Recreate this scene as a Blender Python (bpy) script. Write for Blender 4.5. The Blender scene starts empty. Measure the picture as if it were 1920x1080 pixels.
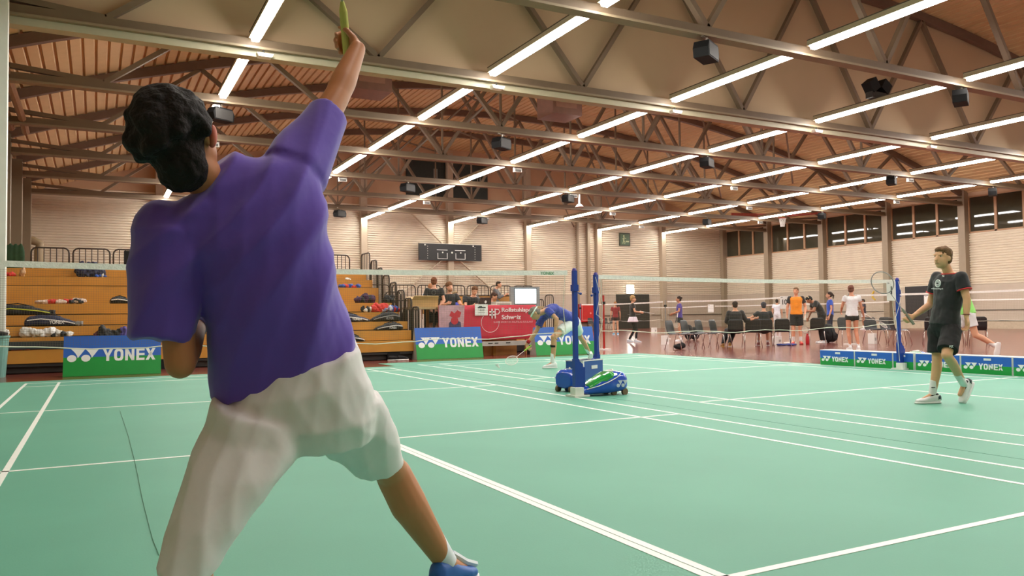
import bpy, bmesh, math, random
from mathutils import Vector as V, Matrix, noise
import numpy as np
random.seed(7)
sc = bpy.context.scene
col = sc.collection
# ------------------------------------------------------------------ camera
FPX, CAMH, CX, CY, YAW, PITCH, ROLL = 1490.54, 0.982, -2.0487, -8.1979, 0.4822, 0.0359, -0.0122
fw = V((math.sin(YAW)*math.cos(PITCH), math.cos(YAW)*math.cos(PITCH), math.sin(PITCH)))
rt = V((math.cos(YAW), -math.sin(YAW), 0)); up = rt.cross(fw)
rt, up = rt*math.cos(ROLL)+up*math.sin(ROLL), up*math.cos(ROLL)-rt*math.sin(ROLL)
CAM = V((CX, CY, CAMH))
cd = bpy.data.cameras.new('camera'); cam = bpy.data.objects.new('camera', cd); col.objects.link(cam)
m = Matrix((rt, up, -fw)).transposed().to_4x4(); m.translation = CAM; cam.matrix_world = m
cd.sensor_width = 36; cd.lens = FPX/1920*36; cd.clip_end = 300; cd.clip_start = .05
sc.camera = cam
# ------------------------------------------------------------------ world, exposure
w = bpy.data.worlds.new('world'); sc.world = w; w.use_nodes = True
w.node_tree.nodes['Background'].inputs[0].default_value = (.02, .025, .04, 1)
w.node_tree.nodes['Background'].inputs[1].default_value = .3
sc.view_settings.view_transform = 'Standard'; sc.view_settings.look = 'None'
sc.view_settings.exposure = 0.38; sc.view_settings.gamma = 1; sc.view_settings.use_curve_mapping = False
sc.cycles.max_bounces = 8; sc.cycles.diffuse_bounces = 5; sc.cycles.use_denoising = True
sc.cycles.sample_clamp_indirect = 6; sc.cycles.caustics_reflective = False; sc.cycles.caustics_refractive = False
LAMP = 42.0          # radiance of the fluorescent strips
ROWX = [.98, 6.72, 12.46, 18.2, 23.94, 29.68, 35.42]        # light rows
TY = [34.43, 29.5, 24.57, 19.64, 14.71, 9.78, 4.85, -.08, -5.01, -9.94]   # trusses, far to near
WFAR, WR, WL, WN = 39.3, 41.6, -5.15, -15.5
ORD = ['first', 'second', 'third', 'fourth', 'fifth', 'sixth', 'seventh', 'eighth', 'ninth', 'tenth', 'eleventh', 'twelfth']
def zroof(x): return 11.6-4.25*((x-18.2)/23.4)**2
def PX(x, y, Z):      # the world point seen at pixel x, y at distance Z in front of the camera
    return CAM+(fw*FPX+rt*(x-960)-up*(y-540))*(Z/FPX)
def ON(x, y, ax, val):
    d = fw*FPX+rt*(x-960)-up*(y-540); return CAM+d*((val-CAM[ax])/d[ax])
# ------------------------------------------------------------------ materials
def lin(c): return tuple((v/255/12.92 if v/255 <= .04045 else ((v/255+.055)/1.055)**2.4) for v in c)
MC = {}
def M(c, rough=.6, metal=0, var=.08, scale=6, bump=0, bs=40, emit=0, spec=.5, coat=0, trans=0, alpha=1, sheen=0):
    k = (c, rough, metal, var, scale, bump, bs, emit, spec, coat, trans, alpha, sheen)
    if k in MC: return MC[k]
    mt = bpy.data.materials.new('material'); MC[k] = mt; mt.use_nodes = True
    nt = mt.node_tree; b = nt.nodes['Principled BSDF']; L = lin(c)
    tc = nt.nodes.new('ShaderNodeTexCoord')
    if var:
        nz = nt.nodes.new('ShaderNodeTexNoise'); nz.inputs['Scale'].default_value = scale; nz.inputs['Detail'].default_value = 4
        nt.links.new(tc.outputs['Object'], nz.inputs['Vector'])
        cr = nt.nodes.new('ShaderNodeValToRGB')
        cr.color_ramp.elements[0].position = .3; cr.color_ramp.elements[1].position = .7
        cr.color_ramp.elements[0].color = tuple(v*(1-var) for v in L)+(1,)
        cr.color_ramp.elements[1].color = tuple(min(1, v*(1+var)) for v in L)+(1,)
        nt.links.new(nz.outputs['Fac'], cr.inputs['Fac']); nt.links.new(cr.outputs['Color'], b.inputs['Base Color'])
    else: b.inputs['Base Color'].default_value = L+(1,)
    b.inputs['Roughness'].default_value = rough; b.inputs['Metallic'].default_value = metal
    b.inputs['Specular IOR Level'].default_value = spec
    if coat: b.inputs['Coat Weight'].default_value = coat; b.inputs['Coat Roughness'].default_value = .08
    if trans: b.inputs['Transmission Weight'].default_value = trans
    if alpha < 1: b.inputs['Alpha'].default_value = alpha
    if sheen: b.inputs['Sheen Weight'].default_value = sheen
    if bump:
        n2 = nt.nodes.new('ShaderNodeTexNoise'); n2.inputs['Scale'].default_value = bs; n2.inputs['Detail'].default_value = 3
        nt.links.new(tc.outputs['Object'], n2.inputs['Vector'])
        bp = nt.nodes.new('ShaderNodeBump'); bp.inputs['Strength'].default_value = bump; bp.inputs['Distance'].default_value = .02
        nt.links.new(n2.outputs['Fac'], bp.inputs['Height']); nt.links.new(bp.outputs['Normal'], b.inputs['Normal'])
    if emit:
        b.inputs['Emission Color'].default_value = L+(1,); b.inputs['Emission Strength'].default_value = emit
    return mt
# ------------------------------------------------------------------ mesh builder
def frame(d):
    d = V(d).normalized(); a = V((0, 0, 1)) if abs(d.z) < .9 else V((1, 0, 0))
    x = a.cross(d).normalized(); return x, d.cross(x), d
class MB:
    def __init__(s): s.v = []; s.f = []
    def poly(s, pts):
        i = len(s.v); s.v += [V(p) for p in pts]; s.f.append(tuple(range(i, i+len(pts)))); return s
    def box(s, c, d, rz=0, R=None):
        R = R or Matrix.Rotation(rz, 3, 'Z'); i = len(s.v); c = V(c)
        for z in (-.5, .5):
            for x, y in ((-.5, -.5), (.5, -.5), (.5, .5), (-.5, .5)): s.v.append(c+R@V((x*d[0], y*d[1], z*d[2])))
        s.f += [tuple(i+k for k in q) for q in ((3, 2, 1, 0), (4, 5, 6, 7), (0, 1, 5, 4), (1, 2, 6, 5), (2, 3, 7, 6), (3, 0, 4, 7))]; return s
    def bb(s, a, b): return s.box([(a[i]+b[i])/2 for i in range(3)], [abs(b[i]-a[i]) for i in range(3)])
    def bar(s, a, b, w_, h_, upv=None):
        a = V(a); b = V(b); d = b-a; L = d.length; d.normalize()
        u_ = V(upv or (0, 0, 1)); x = d.cross(u_)
        if x.length < 1e-4: x = d.cross(V((1, 0, 0)))
        x.normalize(); z = x.cross(d); R = Matrix((x, d, z)).transposed(); return s.box((a+b)/2, (w_, L, h_), R=R)
    def loft(s, secs, n=16, e=2.2):
        base = []
        for c, x, y, rx, ry in secs:
            i = len(s.v); base.append(i); c = V(c)
            for k in range(n):
                t = 2*math.pi*k/n; ct, st = math.cos(t), math.sin(t)
                s.v.append(c+V(x)*(rx*math.copysign(abs(ct)**(2/e), ct))+V(y)*(ry*math.copysign(abs(st)**(2/e), st)))
        for a, b in zip(base, base[1:]):
            for k in range(n):
                k2 = (k+1) % n; s.f.append((a+k, a+k2, b+k2, b+k))
        s.f.append(tuple(base[0]+k for k in reversed(range(n)))); s.f.append(tuple(base[-1]+k for k in range(n))); return s
    def cone(s, a, b, r0, r1=None, n=14, r=None):
        r1 = r0 if r1 is None else r1; x, y, d = frame(V(b)-V(a)); return s.loft([(a, x, y, r0, r0), (b, x, y, r1, r1)], n, 2)
    def ell(s, c, rad, R=None, n=14, m=9):
        i = len(s.v); c = V(c); R = R or Matrix.Identity(3); rad = (rad,)*3 if isinstance(rad, (int, float)) else rad
        for j in range(1, m):
            ph = math.pi*j/m
            for k in range(n):
                t = 2*math.pi*k/n
                s.v.append(c+R@V((rad[0]*math.sin(ph)*math.cos(t), rad[1]*math.sin(ph)*math.sin(t), rad[2]*math.cos(ph))))
        a = len(s.v); s.v += [c+R@V((0, 0, rad[2])), c-R@V((0, 0, rad[2]))]
        for j in range(m-2):
            for k in range(n):
                k2 = (k+1) % n; s.f.append((i+j*n+k, i+(j+1)*n+k, i+(j+1)*n+k2, i+j*n+k2))
        for k in range(n):
            k2 = (k+1) % n; s.f.append((a, i+k, i+k2)); s.f.append((a+1, i+(m-2)*n+k2, i+(m-2)*n+k))
        return s
    def cap(s, a, b, r0, r1=None, n=12):     # tapered capsule
        r1 = r0 if r1 is None else r1; s.cone(a, b, r0, r1, n); s.ell(a, r0, n=n, m=7); s.ell(b, r1, n=n, m=7); return s
    def tube(s, pts, r, n=8, closed=False):
        pts = [V(p) for p in pts]; N = len(pts); base = []; x = None
        for k, p in enumerate(pts):
            if closed: d = pts[(k+1) % N]-pts[k-1]
            else: d = pts[min(k+1, N-1)]-pts[max(k-1, 0)]
            if x is None: x, y, d = frame(d)
            else:
                d.normalize(); x = (x-d*x.dot(d)).normalized(); y = d.cross(x)
            rr = r[k] if isinstance(r, (list, tuple)) else r
            base.append(len(s.v))
            for j in range(n):
                t = 2*math.pi*j/n; s.v.append(p+x*(rr*math.cos(t))+y*(rr*math.sin(t)))
        prs = list(zip(base, base[1:]))+([(base[-1], base[0])] if closed else [])
        for a, b in prs:
            for j in range(n):
                j2 = (j+1) % n; s.f.append((a+j, a+j2, b+j2, b+j))
        if not closed:
            s.f.append(tuple(base[0]+j for j in reversed(range(n)))); s.f.append(tuple(base[-1]+j for j in range(n)))
        return s
    def prism(s, pts, o, ux, uy, th):         # 2D outline extruded by th along ux x uy
        o = V(o); ux = V(ux); uy = V(uy); nz = ux.cross(uy).normalized()*th; i = len(s.v); n = len(pts)
        for q in (V((0, 0, 0)), nz):
            for a, b in pts: s.v.append(o+ux*a+uy*b+q)
        s.f.append(tuple(i+k for k in reversed(range(n)))); s.f.append(tuple(i+n+k for k in range(n)))
        for k in range(n): k2 = (k+1) % n; s.f.append((i+k, i+k2, i+n+k2, i+n+k))
        return s
    def build(s, name, mat, parent=None, smooth=False, vox=0, it=6, fix=True, noise_=None):
        me = bpy.data.meshes.new(name); me.from_pydata([tuple(p) for p in s.v], [], s.f); me.update()
        if fix:
            bm = bmesh.new(); bm.from_mesh(me); bmesh.ops.recalc_face_normals(bm, faces=bm.faces); bm.to_mesh(me); bm.free()
        o = bpy.data.objects.new(name, me); col.objects.link(o)
        if vox:
            r = o.modifiers.new('r', 'REMESH'); r.mode = 'VOXEL'; r.voxel_size = vox; r.adaptivity = 0
            q = o.modifiers.new('s', 'SMOOTH'); q.factor = .5; q.iterations = it
            dg = bpy.context.evaluated_depsgraph_get(); me2 = bpy.data.meshes.new_from_object(o.evaluated_get(dg))
            o.modifiers.clear(); o.data = me2; bpy.data.meshes.remove(me); me = me2; me.name = name; smooth = True
            if noise_:
                amp, scl, vec = noise_
                nn = len(me.vertices); co = np.empty(nn*3, 'f'); no = np.empty(nn*3, 'f')
                me.vertices.foreach_get('co', co); me.vertices.foreach_get('normal', no)
                co = co.reshape(-1, 3); no = no.reshape(-1, 3)
                off = np.array([noise.fractal(V((c[0]*scl*vec[0], c[1]*scl*vec[1], c[2]*scl*vec[2])), 1.0, 2.0, 3) for c in co])
                co += no*(off*amp)[:, None]; me.vertices.foreach_set('co', co.ravel()); me.update()
        if smooth: me.polygons.foreach_set('use_smooth', [True]*len(me.polygons))
        me.materials.append(mat); o.parent = parent; return o
def tag(o, label=None, cat=None, group=None, kind=None):
    for k, v in (('label', label), ('category', cat), ('group', group), ('kind', kind)):
        if v: o[k] = v
    return o
def thing(name, label, cat, loc=(0, 0, 0), rz=0, group=None):
    o = bpy.data.objects.new(name, None); col.objects.link(o); o.location = loc; o.rotation_euler = (0, 0, rz); o.empty_display_size = .2
    return tag(o, label, cat, group)
def struct(name, mb, mat, parent=None, smooth=False, **k):
    o = mb.build(name, mat, parent, smooth, **k)
    if parent is None: o['kind'] = 'structure'
    return o
def dup(root, loc=None, rz=None, label=None):
    r = root.copy(); col.objects.link(r)
    if loc is not None: r.location = loc
    if rz is not None: r.rotation_euler = (0, 0, rz)
    if label: r['label'] = label
    for ch in list(root.children):
        c = ch.copy(); col.objects.link(c); c.parent = r
        for g in ch.children:
            d = g.copy(); col.objects.link(d); d.parent = c
    return r
def textmesh(txt, mat, parent, h, w_, o, ux, uy, name='lettering', th=.002, bold=.02):
    """letters fitted into a w_ x h box whose lower left corner is o"""
    cu = bpy.data.curves.new('t', 'FONT'); cu.body = txt; cu.offset = bold; cu.extrude = 0; cu.space_line = 1.0
    ob = bpy.data.objects.new('t', cu); col.objects.link(ob); dg = bpy.context.evaluated_depsgraph_get()
    me = bpy.data.meshes.new_from_object(ob.evaluated_get(dg)); bpy.data.objects.remove(ob)
    xs = [v.co.x for v in me.vertices]; ys = [v.co.y for v in me.vertices]; a, b, c, d = min(xs), max(xs), min(ys), max(ys)
    ux = V(ux); uy = V(uy); nz = ux.cross(uy).normalized()
    for v in me.vertices:
        q = v.co.copy(); v.co = V(o)+ux*((q.x-a)/(b-a)*w_)+uy*((q.y-c)/(d-c)*h)+nz*th
    me.materials.clear(); me.materials.append(mat); ob = bpy.data.objects.new(name, me); col.objects.link(ob); ob.parent = parent; return ob
# ------------------------------------------------------------------ colours
C_CLAD = (220, 208, 188); C_STEEL = (112, 94, 74); C_DECK = (200, 166, 120)
m_clad = M(C_CLAD, .55, var=.03, scale=2); m_panelwall = M((190, 176, 158), .6, var=.04, scale=1.5)
m_upper = M((186, 154, 124), .7, var=.04, scale=1); m_steel = M(C_STEEL, .55, var=.06, scale=3); m_deck = M(C_DECK, .6, var=.06, scale=2)
m_flange = M((138, 122, 98), .5, var=.04); m_white = M((232, 232, 228), .5, var=.03); m_line = M((240, 244, 238), .5, var=.02)
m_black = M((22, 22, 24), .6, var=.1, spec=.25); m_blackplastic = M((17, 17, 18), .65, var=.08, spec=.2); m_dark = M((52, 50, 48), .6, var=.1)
m_wood = M((194, 137, 54), .45, var=.08, scale=3); m_chrome = M((200, 198, 196), .25, metal=.9, var=.02)
m_blue = M((24, 62, 150), .35, var=.05); m_yblue = M((38, 96, 190), .4, var=.03); m_ygreen = M((22, 150, 62), .4, var=.03)
m_rail = M((58, 50, 44), .45, metal=.3, var=.05)
# ------------------------------------------------------------------ floor, walls, roof
fl = M((122, 62, 50), .17, var=.12, scale=1.2, spec=.6)
struct('floor', MB().bb((WL-.3, WN-.3, -.2), (WR+.3, WFAR+.3, 0)), fl)
def clad_profile(z0, z1, pitch=.14, dep=.07):
    pts = []; z = z0
    while z < z1-.01:
        pts += [(0, z), (dep, z+.12*pitch), (dep, z+.55*pitch), (0, z+.8*pitch)]; z += pitch
    pts.append((0, z1)); return pts
def cladding(a, b, inward, z0, z1, name):
    """horizontal trapezoid sheeting between plan points a and b, ribs standing out along inward"""
    mb = MB(); pr = clad_profile(z0, z1); n = len(pr); i = len(mb.v); I = V(inward)
    for p in (V(a), V(b)):
        for d, z in pr: mb.v.append(p+I*d+V((0, 0, z)))
    for k in range(n-1): mb.f.append((i+k, i+k+1, i+n+k+1, i+n+k))
    return mb
ztop = [(x, zroof(x)+.5) for x in np.linspace(WL, WR, 33)]
# far wall: sheeting up to 8 m, plain boarding above, plain panels below 2.45 m on its right part
mb = cladding((WL, WFAR, 0), (WR, WFAR, 0), (0, -1, 0), 2.45, 7.95, 'w'); o = struct('wall_far', mb, m_clad, fix=False)
mb = MB(); mb.prism([(WL, 7.95)]+[(WR, 7.95)]+[(x, z) for x, z in reversed(ztop)], (0, WFAR+.25, 0), (1, 0, 0), (0, 0, 1), .25)
o2 = struct('wall_far_upper', mb, m_upper); mb = MB().bb((WL, WFAR-.06, 0), (WR, WFAR+.2, 2.45)); o3 = struct('wall_far_lower', mb, m_panelwall)
mb = MB().bb((WL, WFAR+.02, 2.4), (WR, WFAR+.25, 8)); struct('wall_far_core', mb, m_upper)
# right wall
mb = cladding((WR, WN, 0), (WR, WFAR, 0), (-1, 0, 0), 2.45, 5.35, 'w'); struct('wall_right', mb, m_clad, fix=False)
struct('wall_right_lower', MB().bb((WR-.06, WN, 0), (WR+.2, WFAR, 2.45)), m_panelwall)
struct('wall_right_core', MB().bb((WR+.02, WN, 2.4), (WR+.3, WFAR, 5.33)).bb((WR-.02, WN, 7.45), (WR+.3, WFAR, 8.2)), m_upper)
cols_r = [y for y in [39.1]+TY]
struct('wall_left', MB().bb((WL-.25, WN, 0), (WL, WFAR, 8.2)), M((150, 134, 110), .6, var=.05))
mb = MB(); mb.prism([(WL, 0)]+[(WR, 0)]+[(x, z) for x, z in reversed(ztop)], (0, WN, 0), (1, 0, 0), (0, 0, 1), .25); struct('wall_near', mb, m_clad)
# roof deck: ribs run along the hall
mb = MB(); xs = []; x = WL-.2
while x < WR+.2:
    xs += [(x, 0), (x+.235, 0), (x+.26, .07), (x+.305, .07)]; x += .33
prof = [(x, zroof(x)+.30+d) for x, d in xs]; n = len(prof)
for y in (WN-.2, WFAR+.2):
    for x, z in prof: mb.v.append(V((x, y, z)))
for k in range(n-1): mb.f.append((k, k+1, n+k+1, n+k))
ce = struct('ceiling', mb, m_deck, fix=False)
struct('ceiling_outer', MB().prism([(x, zroof(x)+.42) for x in np.linspace(WL-.2, WR+.2, 40)]+[(x, zroof(x)+.6) for x in reversed(np.linspace(WL-.2, WR+.2, 40))], (0, WFAR+.2, 0), (1, 0, 0), (0, 0, 1), WFAR-WN+.4), m_deck)
k_ = 0
for i, x in enumerate(ROWX):
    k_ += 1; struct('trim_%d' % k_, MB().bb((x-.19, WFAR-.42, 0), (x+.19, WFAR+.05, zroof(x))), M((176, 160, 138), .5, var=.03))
for i, y in enumerate(cols_r[:-1]):
    k_ += 1; struct('trim_%d' % k_, MB().bb((WR-.42, y-.2, 0 if i else 0), (WR+.05, y+.2, 7.9)), M((150, 134, 112), .5, var=.03))
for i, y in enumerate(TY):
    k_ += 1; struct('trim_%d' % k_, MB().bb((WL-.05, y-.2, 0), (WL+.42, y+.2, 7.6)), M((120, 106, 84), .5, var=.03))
k_ += 1; struct('trim_%d' % k_, MB().bb((28.75, WFAR-.3, 0), (28.95, WFAR+.05, 7.9)).bb((27.9, WFAR-.3, 0), (28.02, WFAR+.05, 7.9)), M((150, 134, 112), .5, var=.03))
k_ += 1   # flat cross braces behind the scoreboard
struct('trim_%d' % k_, MB().bar((18.0, WFAR-.3, 5.4), (14.4, WFAR-.3, 8.6), .05, .22, (0, 1, 0)).bar((18.4, WFAR-.3, 5.4), (22.0, WFAR-.3, 8.6), .05, .22, (0, 1, 0))
       .bar((17.9, WFAR-.3, 4.9), (14.0, WFAR-.3, 1.8), .05, .22, (0, 1, 0)).bar((18.5, WFAR-.3, 4.9), (22.4, WFAR-.3, 1.8), .05, .22, (0, 1, 0)), M((196, 182, 158), .5, var=.03))
k_ += 1   # ledges along the right and far walls
struct('trim_%d' % k_, MB().bb((WR-.14, WN, .42), (WR-.05, WFAR, .47)).bb((WR-.1, WN, 1.0), (WR-.05, WFAR, 1.05)).bb((23, WFAR-.14, .95), (31.2, WFAR-.05, 1.0)).bb((34.4, WFAR-.14, .95), (WR, WFAR-.05, 1.0)), M((96, 88, 78), .5))
k_ += 1
struct('baseboard_right', MB().bb((WR-.16, WN, 0), (WR-.05, WFAR, .4)), M((188, 172, 148), .6))
# windows of the right wall
m_frame = M((176, 138, 104), .5, var=.04); m_blind = M((58, 56, 42), .7, var=.1, scale=2)
m_glass = M((62, 58, 44), .03, var=.1, scale=2, spec=.6)
ys = cols_r
for i in range(len(ys)-1):
    a, b = ys[i+1]+.2, ys[i]-.2
    if i == 0: b = 39.0
    fr = MB(); z0, z1 = 5.35, 7.45
    fr.bb((WR-.05, a, z0), (WR+.1, b, z0+.09)).bb((WR-.05, a, z1-.09), (WR+.1, b, z1)).bb((WR-.05, a, z0), (WR+.1, a+.06, z1)).bb((WR-.05, b-.06, z0), (WR+.1, b, z1))
    for k in (1, 2):
        y = a+(b-a)*k/3; fr.bb((WR-.05, y-.07, z0), (WR+.1, y+.07, z1))
    wn = struct('window_%d' % (i+1), fr, m_frame)
    for k in range(3):
        y0 = a+(b-a)*k/3+.07; y1 = a+(b-a)*(k+1)/3-.07
        MB().bb((WR+.03, y0, z0+.09), (WR+.04, y1, z1-.09)).build('pane', m_glass, wn)
        MB().bb((WR+.09, y0-.05, z0+.05), (WR+.11, y1-.06 if k else y1-.1, z1-.05)).build('blind', m_blind, wn)
    MB().bb((WR+.15, a+(b-a)*.5, z0), (WR+.17, a+(b-a)*.5+.05, z1)).build('blind_gap', M((120, 140, 180), .4), wn)
struct('wall_right_outer', MB().bb((WR+.25, WN, 5.2), (WR+.3, WFAR, 8)), m_black)
# doors
dr = struct('door_1', MB().bb((31.25, WFAR-.12, 0), (34.2, WFAR-.04, 2.5)), M((44, 42, 40), .45, var=.06))
MB().bb((32.7, WFAR-.135, 0), (32.73, WFAR-.115, 2.5)).build('door_gap', m_black, dr)
MB().bb((32.2, WFAR-.2, 1.0), (33.3, WFAR-.14, 1.05)).build('push_bar', M((120, 118, 112), .4, metal=.5), dr)
dr = struct('door_2', MB().bb((WR-.12, 20.6, 0), (WR-.04, 23.5, 2.5)), M((40, 38, 38), .45, var=.06))
MB().bb((WR-.15, 22.0, 0), (WR-.11, 22.04, 2.5)).build('door_gap', m_black, dr)
# the pale guide post of the divider curtain at the left wall
struct('trim_%d' % (k_+1), MB().bb((-4.6, 9.0, 0), (-3.53, 9.25, 7.4)), M((226, 230, 222), .5, var=.03))
# ------------------------------------------------------------------ trusses
BX = [-1.9+5.75*k for k in range(8)]; TX = [.98+5.74*k for k in range(7)]
m_panel = M((184, 160, 128), .6, var=.03, scale=.6)
for i, y in enumerate(TY):
    near = i >= 5; div = (i == 5)
    t = thing('roof_truss', 'taupe steel roof truss%s, %s one from the far wall' % (' filled with a smooth panel' if div else ' with zigzag diagonals', ORD[i]), 'roof truss', (18.2, y, 6.9), 0, 'roof trusses across the hall')
    P = lambda x, z, dy=0: (x-18.2, dy, z-6.9)
    hw = .09
    MB().bb(P(WL+.3, 6.98, -hw), P(WR-.3, 7.16, hw)).build('bottom_chord', m_steel, t)
    MB().bb(P(WL+.3, 6.93, -hw-.05), P(WR-.3, 6.98, hw+.05)).build('lower_flange', m_flange, t)
    N = 24; X = [WL+.2+(WR-WL-.4)*k/N for k in range(N+1)]
    MB().prism([(x-18.2, zroof(x)-6.9-.02) for x in X]+[(x-18.2, zroof(x)+.27-6.9) for x in reversed(X)], (0, .1, 0), (1, 0, 0), (0, 0, 1), .2).build('top_chord', M((106, 82, 66), .6, var=.06), t)
    seq = []
    for k in range(7): seq += [BX[k], TX[k]]
    seq.append(BX[7])
    zz = [7.15 if k % 2 == 0 else zroof(s) for k, s in enumerate(seq)]
    for k in range(len(seq)-1): MB().bar(P(seq[k], zz[k]), P(seq[k+1], zz[k+1]), .12, .15, (0, 1, 0)).build('diagonal', m_steel, t)
    MB().bar(P(WL+.3, 7.4), P(BX[0], 7.15), .12, .15, (0, 1, 0)).build('diagonal', m_steel, t)
    MB().bar(P(WR-.3, 7.4), P(BX[7], 7.15), .12, .15, (0, 1, 0)).build('diagonal', m_steel, t)
    for k in (range(2, 6) if i < 5 else ()):
        MB().bar(P(BX[k], 7.15), P(BX[k], zroof(BX[k])), .06, .08, (0, 1, 0)).build('hanger', m_steel, t)
    if div:
        MB().prism([(WL+.1-18.2, .26), (WR-.1-18.2, .26)]+[(x-18.2, zroof(x)+.35-6.9) for x in reversed(X)], (0, .2, 0), (1, 0, 0), (0, 0, 1), .04).build('infill_panel', m_panel, t)
        MB().prism([(WL+.4-18.2, .05), (WR-.4-18.2, .05), (WR-.4-18.2, -.12), (WL+.4-18.2, -.12)], (0, .28, 0), (1, 0, 0), (0, 0, 1), .3).build('curtain_housing', M((176, 168, 142), .5, var=.03), t)
    if i < 5:
        rng = random.Random(i)
        for a_, b_ in ((P(8.5, 7.2, .5), P(13.5, zroof(13.5), 4.2)), (P(22.5, zroof(22.5), .5), P(27.5, 7.2, 4.4)), (P(13, zroof(13)-.1, .5), P(18, zroof(18)-.1, 4.6))): MB().bar(a_, b_, .07, .07).build('wind_brace', m_steel, t)
# ------------------------------------------------------------------ strip lights
m_house = M((176, 166, 140), .5, var=.03); m_hcap = M((74, 62, 50), .6); m_tube = M((255, 250, 243), .4, var=0, emit=LAMP)
first = None; yb = [WFAR]+TY
for r, x in enumerate(ROWX):
    for b in range(len(yb)-1):
        y1, y0 = yb[b], yb[b+1]
        lb = 'glowing strip light, %s row from the left, %s bay from the far wall' % (ORD[r], ORD[b])
        loc = (x, (y0+y1)/2, 7.06)
        if first is None or b == 0 and r == 0:
            t = thing('strip_light', lb, 'ceiling light', loc, 0, 'fluorescent strip lights in rows'); first = t; Lh = 2.2
            MB().prism([(-.13, .03), (.13, .03), (.11, .15), (-.11, .15)], (0, Lh, 0), (1, 0, 0), (0, 0, 1), 2*Lh).build('light_housing', m_house, t)
            MB().bb((-.12, -Lh, .15), (.12, Lh, .17)).build('housing_cap', m_hcap, t)
            MB().prism([(-.07, -.05), (.07, -.05), (.1, .03), (-.1, .03)], (0, Lh-.06, 0), (1, 0, 0), (0, 0, 1), 2*Lh-.12).build('light_tube', m_tube, t)
        else:
            dup(first, loc, 0, lb)
# ------------------------------------------------------------------ court mats with painted lines
m_mat = M((99, 165, 141), .55, var=.05, scale=.9, bump=.04, bs=120, spec=.22)
def court(ox, oy, ex, label, dbl=False):
    """lines of a badminton court centred on ox, oy as one painted pattern"""
    t = thing('court_mat', label, 'court mat', (ox, oy, 0))
    MB().bb((ex[0]-ox, ex[2]-oy, 0), (ex[1]-ox, ex[3]-oy, .006)).build('mat', m_mat, t)
    l = MB(); h = .008; W = 3.05; S_ = 2.59; B = 6.7; lw = .04
    def q(x0, y0, x1, y1): l.bb((x0, y0, .006), (x1, y1, h))
    for s in (-1, 1):
        q(s*W-(lw if s > 0 else 0), -B, s*W+(0 if s > 0 else lw), B); q(s*S_-(lw if s > 0 else 0), -B, s*S_+(0 if s > 0 else lw), B)
        for yy in (B, 5.94, 1.98):
            y0, y1 = (s*yy-lw, s*yy) if (s > 0) == (yy != 1.98) else (s*yy, s*yy+lw)
            q(-W, y0, W, y1)
        if dbl: q(-.045, min(s*1.98, s*B), -.003, max(s*1.98, s*B)); q(.003, min(s*1.98, s*B), .045, max(s*1.98, s*B))
        else: q(-.02, min(s*1.98, s*B), .02, max(s*1.98, s*B))
    l.build('court_lines', m_line, t)
    return t
court(0, 0, (-4.6, 3.335, -9.2, 7.22), 'green badminton court mat with white lines in the foreground, under the player in purple', True)
court(6.9229, .7208, (3.345, 10.22, -9.0, 8.35), 'green badminton court mat with white lines on the right, under the player in black')
MB().bb((-.004, -.9, .006), (.004, 5, .0075))
tag(MB().tube([ON(x, y, 2, .009) for x, y in ((225, 770), (240, 815), (253, 865), (268, 940), (286, 1010), (298, 1040))], .0015, 5).build('mat_seam', M((84, 136, 112), .6), None), 'thin dark wavy seam in the left green mat, beside the white shorts', 'mat seam')
# ------------------------------------------------------------------ nets and posts
m_tape = M((242, 239, 234), .6, var=.08, scale=25, bump=.3, bs=60); m_cord = M((232, 230, 214), .7, var=.03); m_net = M((120, 108, 84), .8, var=0)
def net(a, b, label, group=None, pitch=.02, cord=True, drop=.76):
    """a net between plan points a and b"""
    a = V((a[0], a[1], 0)); b = V((b[0], b[1], 0)); c = (a+b)/2; L = (b-a).length; d = (b-a).normalized(); ang = math.atan2(d.y, d.x)
    t = thing('badminton_net', label, 'net', c, ang, group); n = 24
    sag = lambda u: 1.53-.03*(1-(2*u/L)**2)
    mb = MB()
    for k in range(n):
        u0, u1 = -L/2+L*k/n, -L/2+L*(k+1)/n
        for s in (-1, 1):
            mb.poly([(u0, s*.004, sag(u0)-.055), (u1, s*.004, sag(u1)-.055), (u1, s*.004, sag(u1)), (u0, s*.004, sag(u0))])
        mb.poly([(u0, -.004, sag(u0)), (u1, -.004, sag(u1)), (u1, .004, sag(u1)), (u0, .004, sag(u0))])
    mb.build('net_tape', m_tape, t, fix=False)
    mb = MB(); w_ = .0013; u = -L/2+.03
    while u < L/2-.02:
        mb.poly([(u, 0, sag(u)-drop), (u+w_, 0, sag(u)-drop), (u+w_, 0, sag(u)-.07), (u, 0, sag(u)-.07)]); u += pitch
    z = .08
    while z < drop:
        for k in range(8):
            u0, u1 = -L/2+.03+(L-.06)*k/8, -L/2+.03+(L-.06)*(k+1)/8
            mb.poly([(u0, 0, sag(u0)-z), (u1, 0, sag(u1)-z), (u1, 0, sag(u1)-z+w_), (u0, 0, sag(u0)-z+w_)])
        z += pitch
    mb.build('net_mesh', m_net, t, fix=False)
    if cord:
        rng = random.Random(len(label)); pts = [(-L/2+.03+(L-.06)*k/40, 0, sag(-L/2+L*k/40)-drop+.012*math.sin(k*.7)+rng.uniform(-.006, .006)-.02*math.sin(math.pi*k/40)) for k in range(41)]
        MB().tube(pts, .0055, 5).build('bottom_rope', m_cord, t)
        for s in (-1, 1): MB().tube([(s*(L/2-.03), 0, 1.5), (s*(L/2-.06), .01, 1.1), (s*(L/2-.035), 0, .78)], .005, 5).build('side_rope', m_cord, t)
    return t
nA = net((-3.0, 0), (3.0, 0), 'white taped badminton net across the left court, behind the player in purple')
textmesh('YONEX', M((60, 140, 90), .5), nA, .035, .19, (2.62, -.006, 1.475), (1, 0, 0), (0, 0, 1))
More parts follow.
